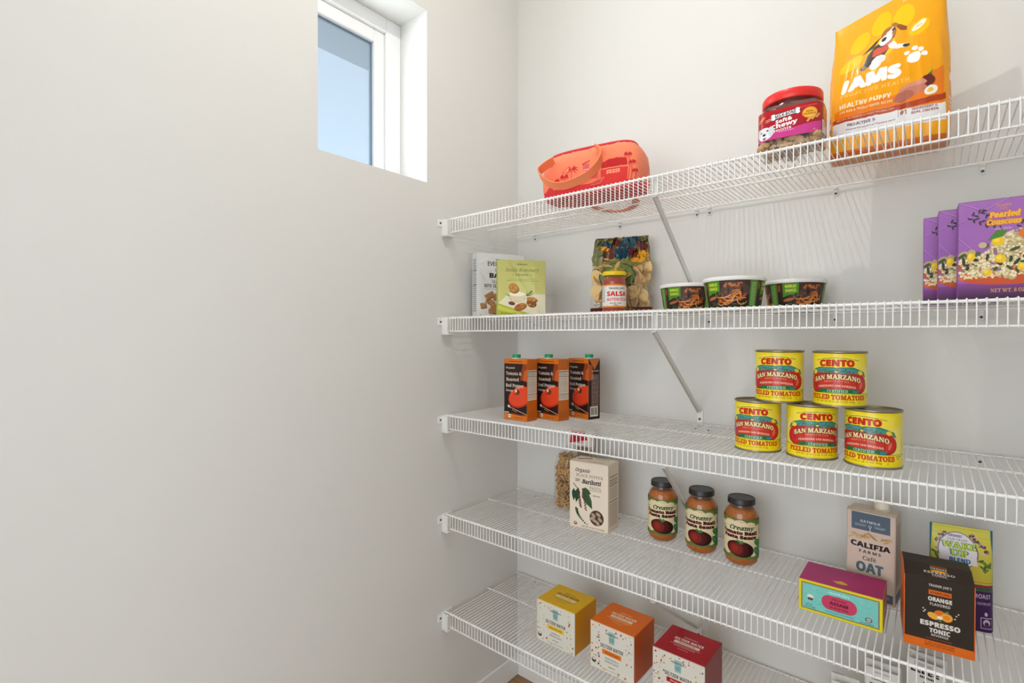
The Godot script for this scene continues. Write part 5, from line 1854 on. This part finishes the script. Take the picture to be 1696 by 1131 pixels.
func coffee_print() -> Image:
	var s := Sheet.new(230, 202, 2.2, c8(206, 202, 70))
	s.org(115, 0)
	s.grad(-52, 0, 104, 140, c8(214, 204, 80), c8(206, 192, 66))
	s.fine(-48, 6, 96, 2.4, 1, c8(176, 176, 60), rng)
	s.line([Vector2(-52, 24), Vector2(52, 24)], 0.8, c8(170, 168, 60))
	for q in [[-34, 34], [-40, 46], [-36, 60], [28, 34], [36, 46], [40, 58], [-28, 26], [22, 24]]:
		for i in 5:
			s.oval(q[0] + rng.randf_range(-5, 5), q[1] + rng.randf_range(-5, 5), 4, 2.6, [c8(104, 72, 84), c8(150, 120, 150), c8(80, 56, 60), c8(206, 186, 200)][i % 4], rng.randf() * 3, 9)
	for q in [[-42, 76, 0.3], [-36, 86, 1.0], [34, 84, -0.5], [44, 92, 0.2], [36, 100, 0.8]]:
		for i in 4:
			s.oval(q[0] + i * 2 - 4, q[1] + rng.randf_range(-4, 4), 7, 2.2, [c8(66, 104, 50), c8(96, 132, 60)][i % 2], q[2] + i * 0.5, 9)
	var white := c8(226, 222, 226)
	s.oval(-6, 62, 34, 46, c8(120, 90, 110))
	s.oval(-6, 62, 32, 44, white)
	s.rect(-36, 40, 60, 56, white)
	s.text("ORGANIC", -10, 27, 5.6, c8(64, 46, 62), {"w": 26})
	s.text("FAIR TRADE", -6, 36.5, 5.2, c8(140, 130, 146), {"face": "Droid Serif", "w": 36})
	for d in [["WAKE", 50, 60, 14.0], ["UP", 69, 31, 14.0]]:
		s.text(d[0], -4, d[1], d[3], c8(44, 110, 60), {"face": "Droid Serif", "w": d[2], "fat": 1.2})
		s.text(d[0], -4, d[1], d[3], c8(206, 214, 60), {"face": "Droid Serif", "w": d[2] - 2, "fat": 0.2})
	s.text("BLEND", -3, 87, 11, c8(34, 110, 160), {"w": 34, "fat": 0.3})
	s.fine(-24, 97, 40, 3, 1, c8(110, 150, 190), rng)
	s.fine(-40, 134, 86, 2.4, 1, c8(120, 70, 50), rng)
	s.rect(-115, 140, 230, 6, c8(150, 40, 70))
	s.rect(-115, 146, 230, 8, c8(50, 96, 70))
	s.rect(-115, 154, 230, 48, c8(62, 32, 84))
	s.text("DARK ROAST", 18, 160, 4.6, c8(226, 214, 230), {"w": 44})
	s.text("FAIR TRADE SOURCED", 18, 168, 3.0, c8(206, 190, 210), {"w": 44})
	s.oval(32, 180, 2.4, 2.4, c8(206, 190, 210))
	s.frame(24, 184, 17, 13, 0.8, c8(206, 190, 210))
	s.oval(32.5, 190, 5, 4, c8(206, 190, 210))
	s.oval(32.5, 191.5, 3, 2.4, c8(62, 32, 84))
	# teal gussets
	s.rect(-115, 0, 62, 140, c8(26, 110, 138))
	s.rect(53, 0, 62, 140, c8(26, 110, 138))
	return s.done()

func fourth_shelf():
	var y: float = SHELF_Y[3] + DECK
	# ---- clear bag of curly pasta
	var pb := thing("pasta_bag", "clear bag of curly tan pasta standing behind the pasta box", "bag", Vector3(0.3305, y, 0.083), 0.12)
	var fs := []
	for r in [[0.0, 0.068, 0.032, 4.0], [0.004, 0.076, 0.040, 4.0], [0.03, 0.080, 0.043, 3.4], [0.09, 0.081, 0.043, 3.2], [0.15, 0.079, 0.040, 3.2], [0.185, 0.072, 0.032, 3.0], [0.205, 0.058, 0.020, 3.0], [0.225, 0.048, 0.010, 3.0], [0.25, 0.046, 0.004, 3.0], [0.272, 0.047, 0.003, 3.0]]:
		fs.append({"y": r[0], "x0": -r[1] + (0.012 if r[0] > 0.19 else 0.0), "x1": r[1] + (0.012 if r[0] > 0.19 else 0.0), "zf": r[2], "zb": -r[2], "e": r[3], "w": 0.006 if r[0] > 0.02 else 0.0})
	part("film", loft(fs, 80, 0.0, 5), M.clear, pb)
	var helix := []
	for i in 21:
		var t := i / 20.0
		helix.append(Vector3(cos(t * TAU * 1.7) * 0.0072, (t - 0.5) * 0.020, sin(t * TAU * 1.7) * 0.0072))
	var pm := mat(c8(222, 176, 108), 0.7)
	pm.vertex_color_use_as_albedo = true
	part("pasta", heap(tube(helix, 0.0026, 6), 520, func():
		var yy := 0.012 + 0.172 * rng.randf()
		var a := rng.randf() * TAU
		var q := sqrt(rng.randf_range(0.3, 1.0))
		var squeeze := 1.0 if yy < 0.15 else 0.85
		return Vector3(clampf(cos(a) * q * 1.25, -1, 1) * 0.064 * squeeze, yy, clampf(sin(a) * q * 1.25, -1, 1) * 0.027 * squeeze), [0.8, 1.05], [0.7, 1.05]), pm, pb).set_meta("kind", "stuff")
	var hs := Sheet.new(100, 40, 3.0, c8(226, 218, 206))
	hs.poly([Vector2(20, 0), Vector2(76, 0), Vector2(84, 22), Vector2(14, 34)], c8(190, 30, 50))
	hs.text("TRADER JOE'S", 50, 30, 4, c8(110, 60, 50))
	var card := printed(hs.done(), 0.5)
	part("header_card", box(Vector3(-0.036, 0.222, -0.0135), Vector3(0.060, 0.276, 0.0135), 0.002, {"front": Rect2(0, 0, 1, 1), "back": Rect2(0, 0, 1, 1), "all": Rect2(0.02, 0.9, 0.01, 0.01)}), card, pb)
	part("roast_patch", box(Vector3(0.012, 0.188, 0.020), Vector3(0.052, 0.223, 0.0245), 0.002), mat(c8(120, 96, 70), 0.6), pb)
	# ---- cream box of black pepper pasta
	var W := 212.0
	var H := 286.0
	var us := {"front": Rect2(0, 80 / H, 130 / W, 205 / H), "back": Rect2(0, 80 / H, 130 / W, 205 / H), "right": Rect2(132 / W, 80 / H, 79 / W, 205 / H), "left": Rect2(132 / W, 80 / H, 79 / W, 205 / H), "top": Rect2(0, 0, 130 / W, 79 / H), "all": Rect2(0.01, 0.02, 0.01, 0.01)}
	var bx := thing("pasta_box", "cream box of black pepper pasta with chilli and leaf drawing", "box", stand(0.389, 0.2191, 0.0865, 0.1303, 0.0788, 3), 0.0865)
	var bm := printed(pasta_box_print(), 0.6)
	part("carton", carton(0.1303, 0.205, 0.0788, 0.001, us), bm, bx)
	part("top_flap", box(Vector3(-0.0635, 0.205, -0.034), Vector3(0.0640, 0.2066, 0.0392), 0.0006, {"top": us["top"], "all": us["all"]}), bm, bx).rotation.x = 0.006
	# ---- jars of pasta sauce
	var jar := thing("sauce_jar", "", "jar", Vector3.ZERO, 0, "jars of creamy tomato basil sauce")
	part("sauce", lathe([Vector2(0, 0.005), Vector2(0.030, 0.005), Vector2(0.0385, 0.012), Vector2(0.0396, 0.022), Vector2(0.0396, 0.122), Vector2(0.0385, 0.132), Vector2(0.0345, 0.142), Vector2(0.0295, 0.148), Vector2(0, 0.148)], 48, 60.0), sauce_mat(c8(186, 100, 6), c8(156, 74, 3), 11), jar)
	part("glass", lathe([Vector2(0, 0.001), Vector2(0.028, 0.0), Vector2(0.034, 0.002), Vector2(0.040, 0.009), Vector2(0.0418, 0.020), Vector2(0.0418, 0.124), Vector2(0.0405, 0.134), Vector2(0.0366, 0.1445), Vector2(0.0315, 0.151), Vector2(0.0308, 0.160)], 56, 60.0), M.clear, jar)
	part("label", lathe([Vector2(0.0421, 0.025), Vector2(0.0421, 0.1265)], 64), printed(sauce_print(), 0.5), jar)
	part("lid", lathe([Vector2(0.0315, 0.1585), Vector2(0.0330, 0.1585), Vector2(0.0338, 0.1598), Vector2(0.0337, 0.1615), Vector2(0.0332, 0.1625), Vector2(0.0335, 0.1705), Vector2(0.0322, 0.1735), Vector2(0.0300, 0.1738), Vector2(0.0285, 0.1725), Vector2(0, 0.1725)], 48), M.lid_black, jar)
	var first := true
	for q in [[0.658, 0.1339, -3.0, "leftmost of the three black-lidded sauce jars, beside the pasta box"], [0.7750, 0.1455, -8.0, "middle one of the three black-lidded orange sauce jars"], [0.8815, 0.1519, -4.0, "rightmost of the three black-lidded orange sauce jars"]]:
		var turn: float = atan2(EYE.x - q[0], EYE.z - q[1]) + deg_to_rad(q[2])
		if first:
			jar.position = Vector3(q[0], y, q[1])
			jar.rotation.y = turn
			jar.set_meta("label", q[3])
			first = false
		else:
			copy(jar, q[3], Vector3(q[0], y, q[1]), turn)
	# ---- tea
	W = 260.0
	H = 178.0
	var tb := thing("tea_box", "low magenta and turquoise box of black tea bags", "box", stand(1.0442, 0.3108, -0.001, 0.1494, 0.1059, 3), -0.001)
	part("carton", carton(0.1494, 0.0674, 0.1059, 0.0008, {"front": Rect2(0, 106 / H, 150 / W, 68 / H), "back": Rect2(0, 106 / H, 150 / W, 68 / H), "top": Rect2(0, 0, 150 / W, 106 / H), "right": Rect2(150 / W, 106 / H, 106 / W, 68 / H), "left": Rect2(150 / W, 106 / H, 106 / W, 68 / H), "all": Rect2(0.7, 0.1, 0.01, 0.01)}), printed(tea_print(), 0.42, 0.15), tb)
	# ---- oat milk
	var om := printed(oat_print(), 0.5)
	var ob := thing("oat_milk_carton", "pale pink carton of oat milk with blue grey panel behind tea box", "carton", stand(1.1158, 0.1682, -0.112, 0.0915, 0.063, 3), -0.112)
	var ou := {"front": Rect2(0, 0, 92.0 / 156, 1), "back": Rect2(0, 0, 92.0 / 156, 1), "right": Rect2(93.0 / 156, 0, 63.0 / 156, 1), "left": Rect2(93.0 / 156, 0, 63.0 / 156, 1), "all": Rect2(0.01, 0.01, 0.005, 0.005)}
	part("carton", carton(0.0915, 0.1985, 0.063, 0.002, ou), om, ob)
	var fin := box(Vector3(-0.0462, -0.0008, 0.0), Vector3(0.0462, 0.0008, 0.020), 0.0004)
	var fp := part("top_seam", fin, mat(c8(224, 210, 190), 0.5), ob, Vector3(0, 0.2002, 0.0165))
	fp.rotation.x = 0.12
	part("spout", lathe([Vector2(0.0155, 0.1985), Vector2(0.0155, 0.2015), Vector2(0.0125, 0.202), Vector2(0.0125, 0.205), Vector2(0, 0.205)], 28), M.cream_cap, ob, Vector3(0.014, 0, -0.008))
	part("cap", lathe([Vector2(0.0115, 0.203), Vector2(0.0138, 0.203), Vector2(0.014, 0.217), Vector2(0.013, 0.2185), Vector2(0, 0.2185)], 28), M.cream_cap, ob, Vector3(0.014, 0, -0.008))
	# ---- espresso tonic, a carrier box whose top slopes back
	var eb := thing("espresso_box", "dark brown and orange four-pack box of espresso tonic with sloped top", "box", stand(1.2274, 0.3192, 0.0876, 0.1024, 0.12, 3), 0.0876)
	var em := printed(espresso_print(), 0.5)
	W = 230.0
	H = 190.0
	var st := st_new()
	var hx := 0.0512
	var hy := 0.1355
	var ty := 0.149
	var zf := 0.06
	var zb := -0.06
	var zt := 0.022
	var rf := [Vector2(0, 50 / H), Vector2(104 / W, 50 / H), Vector2(104 / W, 186 / H), Vector2(0, 186 / H)]
	quad(st, Vector3(-hx, hy, zf), Vector3(hx, hy, zf), Vector3(hx, 0, zf), Vector3(-hx, 0, zf), Vector3(0, 0, 1), rf)
	var sn := Vector3(0, zf - zt, ty - hy).normalized()
	quad(st, Vector3(-hx, ty, zt), Vector3(hx, ty, zt), Vector3(hx, hy, zf), Vector3(-hx, hy, zf), sn, [Vector2(0, 1 / H), Vector2(104 / W, 1 / H), Vector2(104 / W, 49 / H), Vector2(0, 49 / H)])
	var plain := Vector2(4 / W, 60 / H)
	var zu := -0.022
	quad(st, Vector3(-hx, ty, zu), Vector3(hx, ty, zu), Vector3(hx, ty, zt), Vector3(-hx, ty, zt), Vector3.UP, [plain, plain, plain, plain])
	quad(st, Vector3(-hx, hy, zb), Vector3(hx, hy, zb), Vector3(hx, ty, zu), Vector3(-hx, ty, zu), Vector3(0, 0.86, -0.5), [plain, plain, plain, plain])
	quad(st, Vector3(-hx, 0, zb), Vector3(hx, 0, zb), Vector3(hx, hy, zb), Vector3(-hx, hy, zb), Vector3(0, 0, -1), rf)
	quad(st, Vector3(-hx, 0, zb), Vector3(hx, 0, zb), Vector3(hx, 0, zf), Vector3(-hx, 0, zf), Vector3.DOWN, [plain, plain, plain, plain])
	for e in [-1.0, 1.0]:
		var ring := [Vector3(e * hx, 0, zb), Vector3(e * hx, 0, zf), Vector3(e * hx, hy, zf), Vector3(e * hx, ty, zt), Vector3(e * hx, ty, zu), Vector3(e * hx, hy, zb)]
		for i in range(1, 5):
			var tri3 := [ring[0], ring[i], ring[i + 1]]
			var uv := []
			for p in tri3:
				uv.append(Vector2((108 + (p.z - zb) * 1000) / W, (188 - p.y * 1000) / H))
			tri(st, tri3, [Vector3(e, 0, 0), Vector3(e, 0, 0), Vector3(e, 0, 0)], uv)
	part("carton", st.commit(), em, eb)
	# folded orange edge of the end panels
	st = st_new()
	add_box(st, Vector3(-0.0008, 0.001, zf - 0.001), Vector3(0.0008, hy - 0.001, zf + 0.0006), 0.0003)
	var edge := st.commit()
	for e in [-1.0, 1.0]:
		part("edge", edge, mat(c8(224, 104, 26), 0.5), eb, Vector3(e * hx, 0, 0))
	# ---- pouch of coffee
	var cp := thing("coffee_pouch", "yellow and purple coffee pouch standing behind the espresso box", "pouch", stand(1.2657, 0.1775, 0.12, 0.099, 0.03, 3), 0.12)
	var cs := []
	for r in [[0.0, 0.0485, 0.024, -0.022, 5.0], [0.004, 0.0495, 0.0265, -0.024, 5.0], [0.05, 0.0495, 0.027, -0.024, 3.4], [0.082, 0.0495, 0.025, -0.022, 3.3], [0.094, 0.0495, 0.024, -0.021, 3.2], [0.15, 0.0495, 0.013, -0.011, 3.0], [0.175, 0.0495, 0.005, -0.004, 3.0], [0.185, 0.0495, 0.002, -0.0015, 4.0], [0.2, 0.0493, 0.0014, -0.001, 4.0]]:
		cs.append({"y": r[0], "x0": -r[1], "x1": r[1], "zf": r[2], "zb": r[3], "e": r[4], "v": coffee_v(r[0]), "w": 0.0016 * clampf(r[0] / 0.02, 0, 1) * clampf((0.17 - r[0]) / 0.05, 0, 1)})
	part("pouch", loft(cs, 80, 0.0, 4), printed(coffee_print(), 0.4, 0.2), cp)

# the yellow field fills the upper half of the pouch
func coffee_v(y: float) -> float:
	var down := 200.0 - y * 1000.0
	if down < 106.0:
		return down * 140.0 / 106.0 / 202.0
	if down < 118.0:
		return (140.0 + (down - 106.0) * 14.0 / 12.0) / 202.0
	return (154.0 + (down - 118.0) * 48.0 / 82.0) / 202.0

# ================================================================== lowest shelf
func seltzer_print(c: Color, dark: Color, ink: Color, band: Color, dots: Array, l1: String, l2: String, tag_line: String) -> Image:
	# front 135 x 126, top 135 x 123, side 123 x 126
	var s := Sheet.new(260, 250, 2.4, c)
	s.rect(0, 124, 136, 126, c8(226, 222, 208))
	s.org(0, 124)
	s.dots(4, 4, 126, 118, 90, 0.8, 2.2, dots, rng, Rect2(32, 18, 76, 88))
	for i in 40:
		s.oval(rng.randf() * 126, rng.randf() * 118, rng.randf_range(4, 9), rng.randf_range(3, 6), c8(222, 222, 210), rng.randf() * 3, 12)
	s.dots(3, 3, 128, 119, 44, 1.6, 3.2, dots, rng, Rect2(30, 16, 78, 92))
	s.poly([Vector2(58, 12), Vector2(78, 12), Vector2(76, 44), Vector2(60, 44)], c8(150, 190, 186))
	s.fine(61, 28, 14, 12, 3, c8(90, 130, 130), rng)
	s.text("TRADER JOE'S", 68, 20, 4.4, c8(60, 70, 74), {"w": 40, "slant": 0.2})
	s.text("SELTZER WATER", 68, 56, 10.0, c8(56, 58, 56), {"w": 72})
	s.rect(38, 65, 60, 13, band)
	s.text(tag_line, 68, 71.5, 5.4, Color(0.95, 0.9, 0.8) if band.get_luminance() < 0.45 else c8(110, 80, 20), {"face": "Droid Serif", "slant": 0.3, "w": 44})
	s.text(l1, 68, 87, 4.8, c8(130, 128, 118), {"w": 42 if l1.length() > 9 else 32})
	s.text(l2, 68, 95, 4.8, c8(130, 128, 118), {"w": 44})
	s.text("UNSWEETENED", 68, 108, 2.8, c8(90, 90, 84), {"w": 22})
	s.oval(11, 106, 7, 7, c8(70, 76, 70))
	s.oval(11, 103, 5, 3, c8(226, 222, 208))
	s.fine(40, 117, 56, 3, 1, c8(150, 146, 136), rng)
	# top
	s.org(0, 0)
	s.rect(0, 0, 136, 124, c)
	s.text("TRADER JOE'S", 68, 38, 4.2, ink, {"w": 38})
	s.text("SELTZER WATER", 68, 52, 10.5, ink, {"w": 78, "fat": 0.2})
	s.rect(34, 62, 68, 11, c8(236, 224, 200))
	s.text(tag_line, 68, 67.5, 4.6, band.darkened(0.25), {"face": "Droid Serif", "slant": 0.3, "w": 44})
	s.fine(28, 78, 80, 3, 1, ink, rng)
	s.fine(40, 84, 56, 3, 1, ink, rng)
	s.fine(54, 94, 28, 2.6, 1, ink, rng)
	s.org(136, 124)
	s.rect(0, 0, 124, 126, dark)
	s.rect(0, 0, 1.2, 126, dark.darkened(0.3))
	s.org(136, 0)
	s.rect(0, 0, 124, 124, c)
	return s.done()

func seltzer(x: float, z: float, turn: float, w: float, h: float, d: float, im: Image, label: String):
	var o := thing("seltzer_box", label, "box", stand(x, z, turn, w, d, 4), turn, "seltzer water boxes")
	var W := 260.0
	var H := 250.0
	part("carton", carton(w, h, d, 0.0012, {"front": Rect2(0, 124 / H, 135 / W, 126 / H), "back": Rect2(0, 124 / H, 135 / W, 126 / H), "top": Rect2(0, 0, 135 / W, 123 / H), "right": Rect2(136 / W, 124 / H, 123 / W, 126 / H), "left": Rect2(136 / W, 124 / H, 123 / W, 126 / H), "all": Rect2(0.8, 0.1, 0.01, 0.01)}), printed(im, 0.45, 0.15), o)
	# the tear-open seam across the top
	var st := st_new()
	add_box(st, Vector3(-w / 2 + 0.002, h - 0.0002, d * 0.5 - 0.0016), Vector3(w / 2 - 0.002, h + 0.0007, d * 0.5 - 0.0004), 0.0002)
	part("seam", st.commit(), mat(im.get_pixel(im.get_width() * 3 / 4, im.get_height() / 4), 0.5), o)

func paper_print(kind: int) -> Image:
	var s := Sheet.new(80, 100, 2.6, c8(222, 220, 214))
	var k := c8(34, 32, 32)
	if kind == 0:
		s.rect(24, 7, 26, 1.2, c8(90, 88, 86))
		s.fine(26, 11, 22, 2, 1, c8(150, 148, 144), rng)
	elif kind == 1:
		s.fine(18, 8, 44, 4, 2, c8(110, 106, 104), rng)
		s.fine(15, 28, 50, 5, 1, c8(70, 68, 66), rng)
		s.fine(10, 40, 60, 16, 2, k, rng)
		s.rect(10, 56, 60, 12, c8(110, 44, 40))
	else:
		s.fine(16, 6, 40, 8, 3, c8(120, 116, 114), rng)
		for q in [[8, 11], [21, 9], [32, 12], [46, 10], [58, 12]]:
			s.rect(q[0], 22, q[1], 9, k)
			s.rect(q[0] + q[1] * 0.4, 25, q[1] * 0.6, 2, c8(222, 220, 214))
		s.fine(28, 36, 34, 10, 1, c8(60, 58, 56), rng)
		s.fine(36, 50, 20, 14, 1, k, rng)
	return s.done()

func lowest_shelf():
	var dots := [c8(190, 60, 70), c8(236, 190, 60), c8(150, 80, 130), c8(196, 206, 150), c8(120, 60, 70), c8(222, 220, 120)]
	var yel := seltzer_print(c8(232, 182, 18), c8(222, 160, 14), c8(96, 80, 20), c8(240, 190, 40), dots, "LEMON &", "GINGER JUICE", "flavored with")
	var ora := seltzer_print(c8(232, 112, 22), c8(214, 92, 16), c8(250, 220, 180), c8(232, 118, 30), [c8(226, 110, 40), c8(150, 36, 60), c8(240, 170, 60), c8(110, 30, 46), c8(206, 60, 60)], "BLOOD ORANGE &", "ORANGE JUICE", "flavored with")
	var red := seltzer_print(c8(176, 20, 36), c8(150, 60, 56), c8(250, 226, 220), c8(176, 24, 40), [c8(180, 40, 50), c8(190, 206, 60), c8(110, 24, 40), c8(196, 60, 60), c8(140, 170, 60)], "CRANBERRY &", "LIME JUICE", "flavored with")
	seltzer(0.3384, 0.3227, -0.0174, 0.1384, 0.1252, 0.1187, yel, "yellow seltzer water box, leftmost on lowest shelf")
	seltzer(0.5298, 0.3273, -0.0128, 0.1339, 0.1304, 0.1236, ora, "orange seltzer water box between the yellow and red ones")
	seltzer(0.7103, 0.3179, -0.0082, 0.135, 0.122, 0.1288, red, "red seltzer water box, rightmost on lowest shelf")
	# ---- three white paper packs far right, mostly hidden behind the shelf above
	var y: float = SHELF_Y[4] + DECK
	var names := ["white paper bag on lowest shelf, left of two printed packs", "white paper bag with dark red band, middle of three low packs", "white paper bag with bold black lettering, right of three low packs"]
	for q in [[0, 1.121, 0.215, 0.058, 0.165, 0.10], [1, 1.188, 0.205, 0.066, 0.218, 0.0], [2, 1.262, 0.190, 0.068, 0.258, -0.12]]:
		var o := thing("paper_bag", names[q[0]], "bag", Vector3(q[1], y, q[2]), q[5], "white paper packs on the lowest shelf")
		var hw: float = q[3] / 2
		var h: float = q[4]
		var fs := []
		for r in [[0.0, 0.96, 0.022, -0.022, 6.0], [0.003, 1.0, 0.024, -0.024, 7.0], [0.5, 1.0, 0.025, -0.025, 5.0], [0.85, 0.99, 0.021, -0.021, 4.5], [0.95, 0.96, 0.010, -0.012, 4.0], [1.0, 0.93, 0.002, -0.006, 4.0]]:
			fs.append({"y": r[0] * h if r[0] > 0.01 else r[0], "x0": -hw * r[1], "x1": hw * r[1], "zf": r[2], "zb": r[3], "e": r[4], "w": 0.002 if r[0] > 0.1 else 0.0})
		part("paper", loft(fs, 64, 0.0, 6), mat(c8(224, 222, 216), 0.7), o)
		part("print", box(Vector3(-hw * 0.88, h * 0.985 - q[3] * 1.25, 0.0242), Vector3(hw * 0.88, h * 0.985 - q[3] * 0.02, 0.0262), 0.0005, {"front": Rect2(0, 0, 1, 1), "all": Rect2(0.01, 0.01, 0.01, 0.01)}), printed(paper_print(q[0]), 0.6), o)
